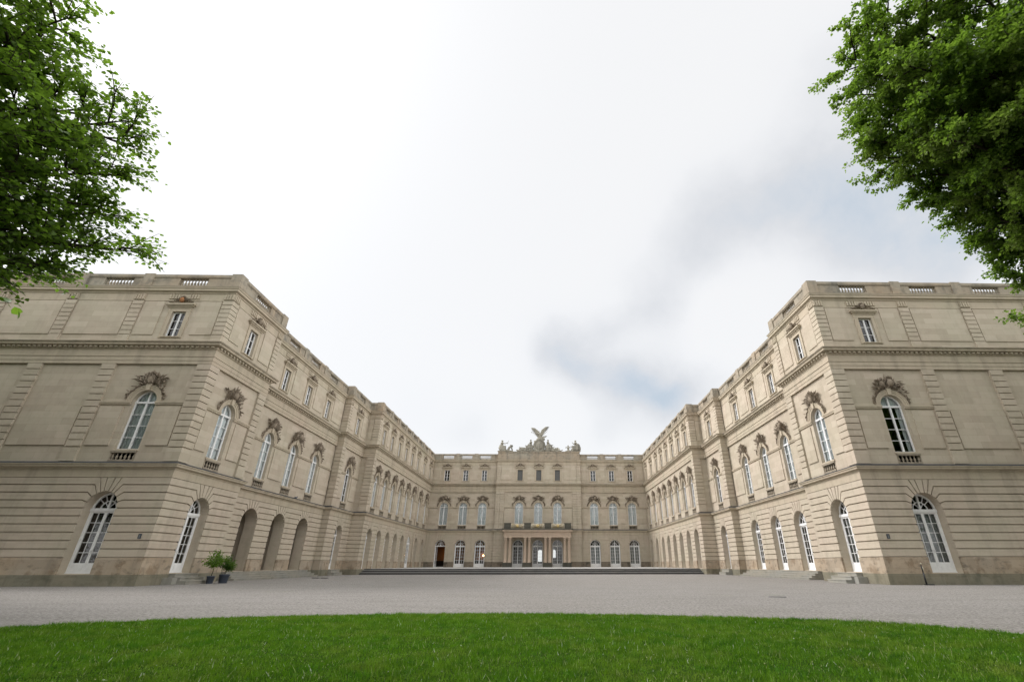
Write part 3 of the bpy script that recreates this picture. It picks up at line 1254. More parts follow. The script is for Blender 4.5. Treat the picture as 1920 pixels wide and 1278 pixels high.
def put_door(F, c, kind, dm=None):
    dm = dm or DM
    loc = F.P(c, 0, 0)
    w = link('french_door', dm['w'], palace, loc, F.rz)
    if kind == 'open':
        link('pane', dm['gf'], w)
        h1 = link('door_leaf', dm['l'], w)
        hw = .825
        h1.matrix_local = Matrix.Translation((hw, DOORD + .02, 0)) @ Matrix.Rotation(R(-86), 4, 'Z') @ Matrix.Translation((-hw, -DOORD - .02, 0))
        h2 = link('door_leaf', dm['l2'], w)
        h2.matrix_local = Matrix.Translation((-hw, DOORD + .02, 0)) @ Matrix.Rotation(R(80), 4, 'Z') @ Matrix.Translation((hw, -DOORD - .02, 0))
        return
    link('door_leaf', dm['l'], w)
    link('door_leaf', dm['l2'], w)
    link('pane', dm['g'], w)
    if kind == 'curtain':
        link('curtain', dm['c'], w)


def put_window2(F, c, kind, i, bal=True):
    loc = F.P(c, 0, 0)
    a = link('arched_window', W2M['a'], palace, loc, F.rz)
    link('window_frame', W2M['w'], a)
    link('window_sill', W2M['s'], a)
    link('pane', W2M['g'], a)
    if kind == 'curtain':
        link('curtain', W2M['c'], a)
    elif kind == 'half':
        link('curtain', W2M['h'], a)
    link('carved_ornament', OR2[i % 3], palace, loc, F.rz)
    if bal:
        link('window_balustrade', W2M['b'], palace, loc, F.rz)


def put_window3(F, c, kind, i, orange=False):
    loc = F.P(c, 0, 0)
    a = link('attic_window', W3M['a'], palace, loc, F.rz)
    if kind == 'blind':
        link('blind_panel', W3M['b'], a)
    else:
        link('window_frame', W3M['w'], a)
        link('pane', W3M['g'], a)
    link('carved_ornament', OR3[i % 2], a)
    link('carved_mask', MASKO if orange else MASK, a)


# ---- fill every stretch
YW4 = [60.05, 63.5, 67.0, 70.5, 74.05, 77.6, 81.95, 86.25]
YW2 = [39.2, 43.5, 47.9]
XW5 = [-17.0, -13.55, -10.1]
XW6 = [-3.45, 0.0, 3.45]
FXW = -24.0
BAL_MESH = {}


def balusters(width, o):
    key = (round(width, 2), o)
    if key in BAL_MESH:
        return BAL_MESH[key]
    mb = MB()
    n = max(3, int(round(width / .215)))
    prof = [(.06, 18.92), (.06, 18.95), (.035, 18.97), (.055, 19.03), (.082, 19.10), (.070, 19.18), (.038, 19.30), (.032, 19.40), (.055, 19.43), (.034, 19.46), (.06, 19.48), (.06, 19.52)]
    for i in range(n):
        mb.lathe(-width / 2 + width * (i + .5) / n, .24, prof, 8, caps=False)
    BAL_MESH[key] = mb.mesh('roof_balustrade', [M['parapet']])
    return BAL_MESH[key]


def fill(F, idx, mirror):
    L = F.L
    ids = idx if not mirror else 20 - idx   # 0..10 in left order
    fx = (lambda s: s) if not mirror else (lambda s: L - s)

    def loc_y(ys):     # stretches along y
        return [fx(y - min(F.a.y, F.b.y)) for y in ys] if not mirror else [max(F.a.y, F.b.y) - y for y in ys]

    def loc_x(xs):
        return [(x - F.a.x) for x in xs] if not mirror else [(-x - F.a.x) for x in xs]
    wins, gf = [], []
    pil2, pil3 = [], []
    side = 'R' if mirror else 'L'
    rad = .925
    par = []
    if ids == 0:
        wins = loc_x([FXW])
        gf = [(wins[0], rad)]
        for a, b in ((-21.42, -20.52), (-27.55, -26.67), (-32.26, -31.36), (-37.0, -36.1)):
            p = sorted(loc_x([a, b]))
            pil2.append(p)
        for a, b in ((-21.22, -20.52), (-27.42, -26.70), (-32.0, -31.27), (-36.75, -36.02)):
            pil3.append(sorted(loc_x([a, b])))
        par = [(c, 2.0) for c in loc_x([-23.85, -29.1, -33.85, -38.4])]
    elif ids == 1:
        wins = loc_y([31.55])
        gf = [(wins[0], rad)]
        pil2 = [[0, .9], [L - .9, L]]
        pil3 = [[0, .7], [L - .7, L]]
        par = [(wins[0] + (.1 if not mirror else -.1), 2.0)]
    elif ids == 3:
        wins = loc_y(YW2)
        gf = [(w, 1.08 if not mirror else .96) for w in wins]
        par = [(w, 1.9) for w in wins]
    elif ids == 4:
        pil2 = [[0, L]]
        pil3 = [[0, L]]
    elif ids == 5:
        wins = loc_y([54.75])
        gf = [(wins[0], rad)]
        pil2 = [[0, .9]] if not mirror else [[L - .9, L]]
        pil3 = [[0, .7]] if not mirror else [[L - .7, L]]
        par = [(wins[0], 1.7)]
    elif ids == 6:
        pil2 = [[L - .9, L]] if not mirror else [[0, .9]]
        pil3 = [[L - .75, L]] if not mirror else [[0, .75]]
    elif ids == 7:
        wins = loc_y(YW4)
        gf = [(w, rad) for w in wins]
        pil2 = [[0, .8]] if not mirror else [[L - .8, L]]
        pil3 = [[0, .7]] if not mirror else [[L - .7, L]]
        par = [(w, 1.7) for w in wins]
    elif ids == 8:
        wins = loc_x(XW5)
        gf = [(w, rad) for w in wins]
        par = [(w, 2.05) for w in wins]
    elif ids == 10:
        wins = [x - F.a.x for x in XW6]
        gf = [(w, rad) for w in wins]
        pil2 = [[0, .76], [.80, 1.56], [L - 1.56, L - .80], [L - .76, L]]
        pil3 = [[0, .72], [L - .72, L]]
    wins = sorted(wins)
    gf = sorted(gf)

    # --- ground storey
    mb = MB()
    ops = []
    for c, r in gf:
        dep = DOORD
        if ids == 3:
            dep = .85 if not mirror else .45
        if ids == 7 and abs((F.a.y if not mirror else F.b.y) + 0) >= 0:
            pass
        ops.append((c, r, FLOOR, SPR, True, dep))
    holed(mb, F, .30, 5.80, -GD, ops)
    mb.build('ground_storey_wall', [M['rustic']], palace)
    rusticate(F, gf).build('rustication', [M['rustic']], palace)
    # socle between the openings
    sm_ = M['socleD'] if ids in (8, 9, 10) else M['socle']
    x = 0.0
    for c, r in gf + [(L, 0.0)]:
        if c - r - x > .02:
            so = MB()
            slab(so, F, x, c - r, .55, 1.40, -GD, .03)
            so.build('socle', [sm_], palace)
        x = c + r
    pl = MB()
    slab(pl, F, 0, L, -.1, .55, -.3, .075)
    pl.build('plinth', [M['plinth']], palace)

    # --- main storey
    mb = MB()
    ops = [(c, W2_HW, 6.60, W2_SPR, True, D2) for c in wins]
    holed(mb, F, 6.40, 12.90, WALL2, ops)
    feats = [(c - 1.10, c + 1.10) for c in wins] + [(a, b) for a, b in pil2]
    feats.sort()
    x = 0.0
    for a, b in feats + [(L, L)]:
        if a - x > .45:
            has_win_l = any(abs(x - (c + 1.10)) < .01 for c in wins)
            has_win_r = any(abs(a - (c - 1.10)) < .01 for c in wins)
            if wins:
                # lower panel beside the window, under the impost
                ia, ib = x + (.0 if has_win_l else .14), a - (.0 if has_win_r else .14)
                slab(mb, F, ia, ib, 7.56, W2_SPR - .34, WALL2, WALL2 + .07)
            else:
                if ids in (0,):
                    slab(mb, F, x + .10, a - .10, 7.56, 12.72, WALL2, WALL2 + .07)
        x = max(x, b)
    mb.build('main_storey_wall', [M['wall']], palace)
    # impost moulding between window surrounds and pilasters
    if wins:
        f2 = sorted([(c - 1.062, c + 1.062) for c in wins] + [(a, b) for a, b in pil2])
        x = 0.0
        for a, b in f2 + [(L, L)]:
            if a - x > .2:
                touch = any(abs(x - (c + 1.062)) < .01 or abs(a - (c - 1.062)) < .01 for c in wins)
                if touch:
                    im = MB()
                    slab(im, F, x, a, W2_SPR - .20, W2_SPR - .10, WALL2, WALL2 + .08)
                    slab(im, F, x, a, W2_SPR - .10, W2_SPR, WALL2, WALL2 + .115)
                    im.build('impost_moulding', [M['trim']], palace)
            x = max(x, b)
    # --- pilasters: base strip and stacked blocks, main storey and attic
    for (a, b) in pil2:
        p = MB()
        slab(p, F, a, b, 6.42, 12.88, WALL2, -.085)
        nb = 13
        z0, z1 = 7.45, 12.87
        slab(p, F, a, b, 6.60, 7.40, -.085, 0.0)
        for k in range(nb):
            za, zb = z0 + (z1 - z0) * k / nb, z0 + (z1 - z0) * (k + 1) / nb
            slab(p, F, a, b, za + .028, zb - .028, -.085, 0.0)
        p.build('pilaster', [M['wall']], palace)
    for (a, b) in pil3:
        p = MB()
        slab(p, F, a, b, 14.36, 18.2, -.10, -.075)
        nb = 8
        z0, z1 = 15.0, 17.65
        slab(p, F, a, b, 14.36, 14.98, -.075, 0.0)
        for k in range(nb):
            za, zb = z0 + (z1 - z0) * k / nb, z0 + (z1 - z0) * (k + 1) / nb
            slab(p, F, a, b, za + .024, zb - .024, -.075, 0.0)
        p.build('attic_pilaster', [M['wall']], palace)
    # --- attic wall
    mb = MB()
    ops = [(c, ATT_HW, ATT_B, ATT_T, False, DA) for c in wins]
    holed(mb, F, 14.30, 18.45, -.10, ops)
    feats = sorted([(c - 1.12, c + 1.12) for c in wins] + [(a, b) for a, b in pil3])
    x = 0.0
    for a, b in feats + [(L, L)]:
        if a - x > .35 and ids not in (2, 9):
            slab(mb, F, x + (.10 if x > 0 else .14), a - (.10 if a < L else .14), 15.02, 17.60, -.10, -.045)
        x = max(x, b)
    mb.build('attic_wall', [M['wall']], palace)
    # fluted consoles under the top cornice, over pilasters and windows
    for a, b in pil3:
        fl = MB()
        slab(fl, F, a, b, 17.70, 18.16, -.05, 0.01)
        n = max(3, int((b - a) / .17))
        for k in range(n):
            u = a + (b - a) * (k + .5) / n
            slab(fl, F, u - .05, u + .05, 17.74, 18.14, .005, .06)
        fl.build('fluted_capital', [M['trim']], palace)
    for c in wins:
        fl = MB()
        slab(fl, F, c - 1.08, c + 1.08, 17.76, 18.16, -.06, -.035)
        for k in range(-5, 6):
            if abs(k) < 2:
                continue
            u = c + k * .19
            slab(fl, F, u - .055, u + .055, 17.78, 18.14, -.04, .03)
        fl.build('fluted_consoles', [M['trim']], palace)
    # dentils
    de = MB()
    slab(de, F, 0, L, 13.945, 14.09, .03, .088)
    n = int(L / .33)
    if n >= 1:
        for k in range(n):
            u = (k + .5) * L / n
            slab(de, F, u - .085, u + .085, 13.965, 14.085, .08, .22)
        de.build('dentil_course', [M['trim']], palace)
    # --- parapet
    if ids != 10:
        pa = MB()
        slab(pa, F, 0, L, 18.70, 18.92, -.46, -.03, back=True)
        slab(pa, F, 0, L, 19.58, 19.80, -.47, -.01, back=True)
        slab(pa, F, 0, L, 19.52, 19.58, -.44, -.05, back=True)
        xs = 0.0
        for c, w in sorted(par):
            if c - w / 2 - xs > .02:
                slab(pa, F, xs, c - w / 2, 18.92, 19.52, -.42, -.08, back=True)
            xs = c + w / 2
            link('roof_balustrade', balusters(w, 0), palace, F.P(c, 0, 0), F.rz)
        if L - xs > .02:
            slab(pa, F, xs, L, 18.92, 19.52, -.42, -.08, back=True)
        pill = pil3 if pil3 else []
        if ids in (3, 7, 8):
            mids = [(wins[i] + wins[i + 1]) / 2 for i in range(len(wins) - 1)]
            pill = list(pill) + [[m - .33, m + .33] for m in mids]
        for a, b in pill:
            slab(pa, F, a, b, 18.72, 19.86, -.48, 0.02, back=True)
        pa.build('parapet', [M['parapet']], palace)
    else:
        pa = MB()
        slab(pa, F, 0, L, 18.70, 18.92, -.9, -.02, back=True)
        slab(pa, F, 0, L, 18.92, 20.02, -.85, -.07, back=True)
        slab(pa, F, 0, L, 20.02, 20.20, -.95, .04, back=True)
        for u in [.0, 1.55, 3.0, 5.0, 6.3, L - 6.3 - .7, L - 5.0 - .5, L - 3.0 - .5, L - 2.2]:
            slab(pa, F, u + .001, u + .7, 18.93, 20.02, -.07, -.035)
        pa.build('parapet', [M['parapet']], palace)

    # --- windows, doors
    for k, c in enumerate(wins):
        far = k if not mirror else len(wins) - 1 - k
        kind2 = 'curtain'
        if ids == 0 and mirror:
            kind2 = 'half'
        if ids == 5:
            kind2 = 'dark'
        put_window2(F, c, kind2, (ids * 2 + far + (1 if mirror else 0)), bal=(ids != 10))
        put_window3(F, c, 'blind' if ids == 10 else 'glass', far + ids, orange=(ids == 0 and not mirror))
        if ids == 3 and not mirror:
            continue
        dk = 'plain'
        if mirror and ids in (0, 1, 8):
            dk = 'curtain'
        if ids == 8 and not mirror and far == 0:
            dk = 'open'
        dm = DM
        if ids == 7 and not mirror and far == 5:
            dm = DMF
        if ids == 3:
            dm = DMW
        put_door(F, c, dk, dm)
    return wins


for i, F in enumerate(SECS):
    fill(F, i if i <= 10 else i, i > 10)

# ---- continuous mouldings
sweep('ground_cornice', [(-GD, 5.66), (.02, 5.66), (.02, 6.10), (.05, 6.12), (.05, 6.17), (.12, 6.21), (.22, 6.25), (.22, 6.35), (.27, 6.37), (.27, 6.435)], M['trim'])
sweep('cornice_flashing', [(.28, 6.425), (.28, 6.45), (-.13, 6.60)], M['lead'])
sweep('entablature', [(WALL2, 12.86), (0.005, 12.86), (.005, 13.08), (.03, 13.09), (.03, 13.34), (.07, 13.37), (.07, 13.43), (.005, 13.45),
                      (.005, 13.86), (.05, 13.89), (.08, 13.93), (.08, 14.08), (.33, 14.10), (.35, 14.13), (.35, 14.22), (.41, 14.25), (.435, 14.30)], M['trim'])
sweep('entablature_flashing', [(.45, 14.29), (.45, 14.325), (-.11, 14.44)], M['parapet'])
sweep('top_cornice', [(-.10, 17.64), (-.055, 17.64), (-.055, 18.20), (.0, 18.22), (.0, 18.30), (.06, 18.33), (.16, 18.37), (.16, 18.50), (.20, 18.53), (.24, 18.62), (.25, 18.66)], M['trim'])
sweep('top_cornice_flashing', [(.262, 18.65), (.262, 18.685), (-.2, 18.76)], M['parapet'])

# ---- the body behind the fronts: roof, floors, outer walls


def inner_path(o):
    rows = []
    for i, p in enumerate(PATH):
        p = Vector(p)
        ns = []
        if i > 0:
            d = (p - Vector(PATH[i - 1])).normalized()
            ns.append(Vector((d.y, -d.x)))
        if i < len(PATH) - 1:
            d = (Vector(PATH[i + 1]) - p).normalized()
            ns.append(Vector((d.y, -d.x)))
        m = ns[0] if len(ns) == 1 else (ns[0] + ns[1]) / (1 + ns[0].dot(ns[1]))
        rows.append((p.x + m.x * o, p.y + m.y * o))
    return rows


ip = inner_path(-.10) + [(XE, YE), (-XE, YE)]
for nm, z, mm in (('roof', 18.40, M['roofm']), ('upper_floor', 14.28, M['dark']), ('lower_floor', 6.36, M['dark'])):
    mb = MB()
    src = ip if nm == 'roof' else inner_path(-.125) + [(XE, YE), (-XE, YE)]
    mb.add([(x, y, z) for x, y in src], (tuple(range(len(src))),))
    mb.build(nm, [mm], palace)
for sx in (-1, 1):
    mb = MB()
    mb.quad((sx * XE, Y0, 0), (sx * XE, YE, 0), (sx * XE, YE, 19.8), (sx * XE, Y0, 19.8))
    mb.build('outer_wall', [M['wall']], palace)
mb = MB()
BF = Sec((XE, YE), (-XE, YE), 0, 0)
holed(mb, BF, 0, 19.8, 0, [(XE - x, w_, z_, zt_, True, .5) for x, w_, z_, zt_ in ((.25, .42, 1.5, 3.3), (1.3, .22, 2.6, 3.2), (3.1, .35, 2.2, 3.4))])
mb.build('garden_wall', [M['wall']], palace)
mb = MB()
BF2 = Sec((XE, YE - .55), (-XE, YE - .55), 0, 0)
holed(mb, BF2, 0, 6.3, 0, [(XE - x, w_, z_, zt_, True, .05) for x, w_, z_, zt_ in ((.25, .42, 1.5, 3.3), (1.3, .22, 2.6, 3.2), (3.1, .35, 2.2, 3.4))])
mb.build('garden_wall_dark_sheet', [M['dark']], palace)  # near-black sheet added so the hall behind the central doors reads unlit
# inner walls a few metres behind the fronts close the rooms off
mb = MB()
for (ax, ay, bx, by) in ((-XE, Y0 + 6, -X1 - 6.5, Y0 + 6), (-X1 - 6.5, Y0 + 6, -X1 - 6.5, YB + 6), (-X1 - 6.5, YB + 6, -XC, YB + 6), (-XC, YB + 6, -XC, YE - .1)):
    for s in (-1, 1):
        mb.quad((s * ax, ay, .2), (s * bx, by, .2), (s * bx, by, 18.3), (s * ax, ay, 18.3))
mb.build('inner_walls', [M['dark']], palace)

# vestibules behind the three open arches of the left wing
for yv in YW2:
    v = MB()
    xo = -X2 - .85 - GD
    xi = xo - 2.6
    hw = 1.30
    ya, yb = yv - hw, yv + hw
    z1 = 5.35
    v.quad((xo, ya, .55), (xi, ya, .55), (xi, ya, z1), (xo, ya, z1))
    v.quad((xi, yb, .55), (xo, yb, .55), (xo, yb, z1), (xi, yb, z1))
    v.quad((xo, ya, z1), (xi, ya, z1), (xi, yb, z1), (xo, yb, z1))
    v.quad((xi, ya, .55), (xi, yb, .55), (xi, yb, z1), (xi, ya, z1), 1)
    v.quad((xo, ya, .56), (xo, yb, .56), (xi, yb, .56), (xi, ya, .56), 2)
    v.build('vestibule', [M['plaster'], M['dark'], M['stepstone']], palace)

# warm room behind the open door at the far left of the court, and two lit wall lamps
rm = MB()
rx0, rx1, ry0, ry1 = -18.6, -8.4, YB + .72, YB + 4.6
rm.quad((rx0, ry1, .6), (rx1, ry1, .6), (rx1, ry1, 5.5), (rx0, ry1, 5.5))
rm.quad((rx0, ry0, .6), (rx0, ry1, .6), (rx0, ry1, 5.5), (rx0, ry0, 5.5))
rm.quad((rx1, ry1, .6), (rx1, ry0, .6), (rx1, ry0, 5.5), (rx1, ry1, 5.5))
rm.quad((rx0, ry0, .61), (rx1, ry0, .61), (rx1, ry1, .61), (rx0, ry1, .61), 1)
rm.quad((rx0, ry0, 5.5), (rx0, ry1, 5.5), (rx1, ry1, 5.5), (rx1, ry0, 5.5), 1)
rm.quad((rx0, ry1 - .05, .62), (rx1, ry1 - .05, .62), (rx1, ry1 - .05, 1.6), (rx0, ry1 - .05, 1.6), 1)
rm.build('lit_room', [M['brownroom'], M['dark']], palace)
for (lx, lab) in ((-16.35, 'small lit wall lamp inside the open doorway'), (-9.9, 'small lit wall lamp behind closed door nearest the portico')):
    lt = empty('wall_lamp', (lx, ry1 - .06, 2.35))
    tag(lt, lab, 'lamp', 'lit wall lamps inside the palace')
    b = MB()
    b.ell((0, -.16, .12), (.075, .075, .11), nu=10, nv=8)
    b.build('bulb', [M['lamp']], lt)
    b = MB()
    b.tube([(0, 0, -.1), (0, -.10, -.12), (0, -.16, -.06), (0, -.16, .02)], [.02, .018, .018, .03], 7)
    b.box(-.05, .05, -.02, .0, -.2, .1)
    b.build('bracket', [M['gold']], lt)

# drain pipes on the inner wing fronts
for s in (-1, 1):
    d = MB()
    xx = s * (X4 - .10)
    d.tube([(xx, 79.85, .6), (xx, 79.85, 5.6)], [.05, .05], 8)
    xx2 = s * (X4 + .12 - .06)
    d.tube([(xx2, 79.85, 6.6), (xx2, 79.85, 12.8)], [.05, .05], 8)
    d.tube([(xx2, 79.85, 14.45), (xx2, 79.85, 18.2)], [.05, .05], 8)
    d.build('drain_pipe', [M['trim']], palace)

# ================================================================== portico
PY = YC - 2.9
PED_Z = 1.27
CX = []
po = MB()
pairs = [(-5.35, -4.62), (-2.08, -1.36), (1.36, 2.08), (4.62, 5.35)]
for a, b in pairs:
    m = MB()
    m.box(a - .36, b + .36, PY - .05, PY + .70, .5, PED_Z - .12)
    m.box(a - .42, b + .42, PY - .11, PY + .76, PED_Z - .12, PED_Z)
    m.box(a - .40, b + .40, PY - .09, PY + .74, .5, .70)
    m.build('pedestal', [M['dark_ped']], palace)
    for x in (a, b):
        c = MB()
        c.box(x - .30, x + .30, PY + .03, PY + .63, PED_Z, PED_Z + .07)
        c.lathe(x, PY + .33, [(.29, PED_Z + .07), (.29, PED_Z + .12), (.245, PED_Z + .16), (.25, PED_Z + .6), (.245, 2.6), (.215, 4.80), (.25, 4.82), (.25, 4.87), (.22, 4.88), (.22, 4.97), (.29, 5.05)], 20)
        c.box(x - .31, x + .31, PY + .02, PY + .64, 5.05, 5.14)
        c.build('column', [M['column']], palace)
pe = MB()
pe.box(-5.68, 5.68, PY + .03, YC + .2, 5.14, 5.50)
pe.box(-5.72, 5.72, PY - .01, YC + .2, 5.50, 5.54)
pe.box(-5.68, 5.68, PY + .03, YC + .2, 5.54, 5.92)
pe.box(-5.80, 5.80, PY - .10, YC + .2, 5.92, 6.06)
pe.box(-5.98, 5.98, PY - .26, YC + .2, 6.06, 6.30)
pe.build('portico_entablature', [M['column']], palace)
pe = MB()
pe.box(-6.05, 6.05, PY - .33, YC + .2, 6.30, 6.52)
for a, b in ((-1.75, -1.05), (1.05, 1.75), (-5.3, -4.7), (4.7, 5.3)):
    pass
pe.build('balcony_slab', [M['dark_ped']], palace)
for (x0, x1) in ((-5.72, -4.60), (-2.30, -1.18), (1.18, 2.30), (4.60, 5.72)):
    m = MB()
    m.box(x0, x1, PY - .05, PY + .30, 6.52, 7.28)
    m.box(x0 - .05, x1 + .05, PY - .10, PY + .35, 7.28, 7.40)
    m.box(x0 + .12, x1 - .12, PY - .09, PY - .05, 6.68, 7.18)
    m.build('balcony_pedestal', [M['dark_ped']], palace)
for s in (-1, 1):
    m = MB()
    m.box(min(s * 5.45, s * 5.70), max(s * 5.45, s * 5.70), PY + .36, YC - .02, 7.26, 7.38)
    for k in range(9):
        m.lathe(s * 5.57, PY + .6 + k * .26, [(.07, 6.52), (.05, 6.6), (.09, 6.8), (.05, 7.1), (.07, 7.26)], 8)
    m.build('balcony_balustrade', [M['dark_ped']], palace)
for (x0, x1) in ((-4.52, -2.38), (-1.10, 1.10), (2.38, 4.52)):
    rr = random.Random(int(x0 * 10))
    cx = (x0 + x1) / 2
    m = MB()
    w_ = (x1 - x0) / 2
    yb = PY - .03
    m.box(x0, x1, yb - .02, yb + .02, 7.24, 7.30)
    m.box(x0, x1, yb - .02, yb + .02, 6.54, 6.58)
    for k in range(60):      # wrought scrolls, bellied forward
        t = (k + .5) / 60
        x = x0 + (x1 - x0) * t
        zc = rr.uniform(6.72, 7.10)
        r_ = rr.uniform(.07, .15)
        pts = []
        for q in range(11):
            a = q / 10 * 1.6 * 2 * PI
            rad_ = r_ * (1 - .6 * q / 10)
            pts.append((x + rad_ * math.cos(a) * rr.choice((1, 1)), yb - .10 * math.sin((zc - 6.55) / .7 * PI) - .02, zc + rad_ * math.sin(a)))
        m.tube(pts, [.028] * 11, 5)
        m.tube([(x, yb, 6.56), (x, yb - .10, 6.9), (x, yb, 7.25)], [.012] * 3, 5)
    rail = m.build('balcony_railing', [M['iron']], palace)
    g_ = MB()
    g_.ell((cx, yb - .14, 6.90), (.26, .07, .24), nu=12, nv=8)
    for k in range(40):
        x = rr.uniform(x0 + .1, x1 - .1)
        z = rr.uniform(6.66, 7.18)
        a = rr.uniform(0, 6.28)
        leaf_shape(g_, (x, yb - .12, z), (math.cos(a), 0, math.sin(a)), (0, -1, 0), rr.uniform(.12, .22), .08, .04)
    g_.build('gilded_crest', [M['gold']], rail)

# ================================================================== terrace and steps
TY = 58.55
t = MB()
n = 5
TX = X4 - .09
run = .34
zf = FLOOR - .02
for k in range(n):
    z1 = zf * (k + 1) / n
    y0 = TY + k * run
    t.box(-TX, TX, y0, y0 + run + .002 if k < n - 1 else y0 + .9, -.1, z1 - .045)
    t.box(-TX, TX, y0 - .03, y0 + run + .0 if k < n - 1 else y0 + .9, z1 - .045, z1, 1 if k in (1, 3) else 0)  # pale nosing on alternate steps, the rest dark
o = t.build('terrace_steps', [M['darkstep'], M['nosing']])
tag(o, kind='structure')
t = MB()
nx, ny = 26, 20
tw, th = 2 * TX / nx, (YB - TY - 4 * run - .9) / ny
for i in range(nx):
    for j in range(ny):
        x0, y0 = -TX + i * tw, TY + 4 * run + .9 + j * th
        t.quad((x0, y0, zf), (x0 + tw, y0, zf), (x0 + tw, y0 + th, zf), (x0, y0 + th, zf), (i + j) % 2)
M['tileL'] = plain('pale_marble_tile', (.55, .54, .51), .5, .3)
M['tileD'] = plain('grey_marble_tile', (.20, .20, .195), .5, .3)
tag(t.build('terrace', [M['tileL'], M['tileD']]), kind='structure')


def steps(name, x_wall, y0, y1, n, run_, label, toe=.0, block=False):
    """steps against a wing wall; x_wall is the wall plane, court lies towards x = 0"""
    s = -1 if x_wall < 0 else 1
    mb = MB()
    top = FLOOR - .03
    for k in range(n):
        z1 = top * (k + 1) / n
        ext = (n - k) * run_
        yy0, yy1 = y0 - (n - 1 - k) * toe, y1 + (n - 1 - k) * toe
        xa, xb = x_wall - s * .08, x_wall - s * (.08 + ext)
        mb.box(min(xa, xb), max(xa, xb), yy0, yy1, z1 - top / n - .02 if k else -.05, z1 - .04)
        xb2 = xb - s * .025
        mb.box(min(xa, xb2), max(xa, xb2), yy0 - .02, yy1 + .02, z1 - .04, z1)
    if block:
        for yy in (y0 - .42, y1 + .02):
            xb = x_wall - s * (.08 + run_ * 1.6)
            xa = x_wall - s * .08
            mb.box(min(xa, xb), max(xa, xb), yy, yy + .40, -.05, top * .62)
    o = mb.build(name, [M['stepstone']])
    # origin at the foot
    tag(o, label, 'steps', 'stone entrance steps along the wings')
    return o


steps('entrance_steps', -X1, 30.6, 32.6, 3, .36, 'short stone steps at the door left of the potted trees', block=True)
steps('entrance_steps', X1, 30.6, 32.6, 3, .36, 'short stone steps below the single white door nearest the black post', block=True)
steps('entrance_steps', -X2, 37.4, 50.0, 4, .30, 'long mossy stone steps below the three open arches', toe=.1)
steps('entrance_steps', X2, 37.4, 50.0, 4, .30, 'long stone steps below the three white arched doors', toe=.1)
steps('entrance_steps', -X3, 53.7, 55.8, 2, .34, 'small stone steps between the open arches and the terrace', block=False)
steps('entrance_steps', X3, 53.7, 55.8, 2, .34, 'small stone steps between the three arched doors and the terrace', block=False)

# ================================================================== small things
for s, lab in ((-1, 'small dark wall plaque at the corner of the darker left wing'), (1, 'small dark wall plaque between the right wing corner and the end door')):
    p = empty('wall_plaque', (s * 21.15, Y0 - .002, 2.47))
    tag(p, lab, 'sign')
    b = MB()
    b.box(-.09, .09, -.025, 0, -.125, .125)
    b.build('plate', [M['plaque']], p)
    b = MB()
    b.box(-.035, .035, -.030, -.025, -.09, .07)
    b.build('mark', [M['plaquemark']], p)

# black post on a flat foot
bp = empty('path_light', (22.28, 28.05, 0))
tag(bp, 'thin black metal post light on a flat foot by the right wing', 'post light')
b = MB()
b.box(-.05, .34, -.12, .12, 0, .05)
b.build('foot_plate', [M['black']], bp)
b = MB()
b.tube([(0, 0, .05), (0, 0, .62)], [.045, .042], 10)
b.tube([(0, 0, .62), (0, 0, .98)], [.03, .03], 10)
b.build('post', [M['black']], bp)
b = MB()
b.tube([(.05, 0, .66), (.05, 0, .90)], [.035, .03], 10)
b.ell((.02, 0, 1.06), (.045, .045, .05), nu=10, nv=7)
b.build('lens', [M['iron']], bp)

# drains and manhole in the gravel
for (x, y, lab) in ((-20.75 + 3.0, 43.8, 'left one of two tiny dark drain slots in the gravel'), (-17.0, 43.8, 'right one of two tiny dark drain slots in the gravel')):
    b = MB()
    b.box(-.28, .28, -.12, .12, 0, .03)
    for k in range(5):
        b.box(-.24 + k * .1, -.18 + k * .1, -.10, .10, .03, .045)
    o = b.build('drain_cover', [M['black']], None, (x, y, 0))
    tag(o, lab, 'drain', 'drain slots in the gravel')
b = MB()
b.lathe(0, 0, [(.30, -.02), (.30, .012), (.27, .02), (.0, .02)], 24, caps=False)
M['cover'] = plain('worn_cast_cover', (.15, .145, .135), .8, .2, var=.4)
o = b.build('manhole_cover', [M['cover']], None, (9.6, 18.3, 0))
tag(o, 'round dark manhole cover set in the gravel', 'manhole cover')

# pigeon on the cornice of the left wing
pg = MB()
pg.ell((0, 0, .11), (.14, .07, .075), Matrix.Rotation(R(-12), 3, 'Y'), 12, 8)
pg.ell((.13, 0, .20), (.042, .036, .042), nu=8, nv=6)
pg.tube([(.08, 0, .14), (.125, 0, .19)], [.045, .032], 8)
pg.tube([(.165, 0, .20), (.20, 0, .195)], [.012, .003], 6)
pg.tube([(-.10, 0, .10), (-.26, 0, .06)], [.04, .025], 6)
for s in (-1, 1):
    pg.tube([(.02, s * .03, .05), (.03, s * .03, 0)], [.008, .008], 5)
    pg.ell((-.03, s * .06, .12), (.13, .018, .055), Matrix.Rotation(R(-14), 3, 'Y'), 10, 6)
o = pg.build('pigeon', [M['feather']], None, (-X2 + .20, 43.2 + 1.9, 6.475), R(70))
tag(o, 'small grey pigeon perched on the cornice above the arches', 'pigeon')


# ================================================================== foliage
def frames(D, N):
    D = D / (np.linalg.norm(D, axis=1, keepdims=True) + 1e-9)
    S = np.cross(D, N)
    S /= (np.linalg.norm(S, axis=1, keepdims=True) + 1e-9)
    N2 = np.cross(S, D)
    return D, S, N2


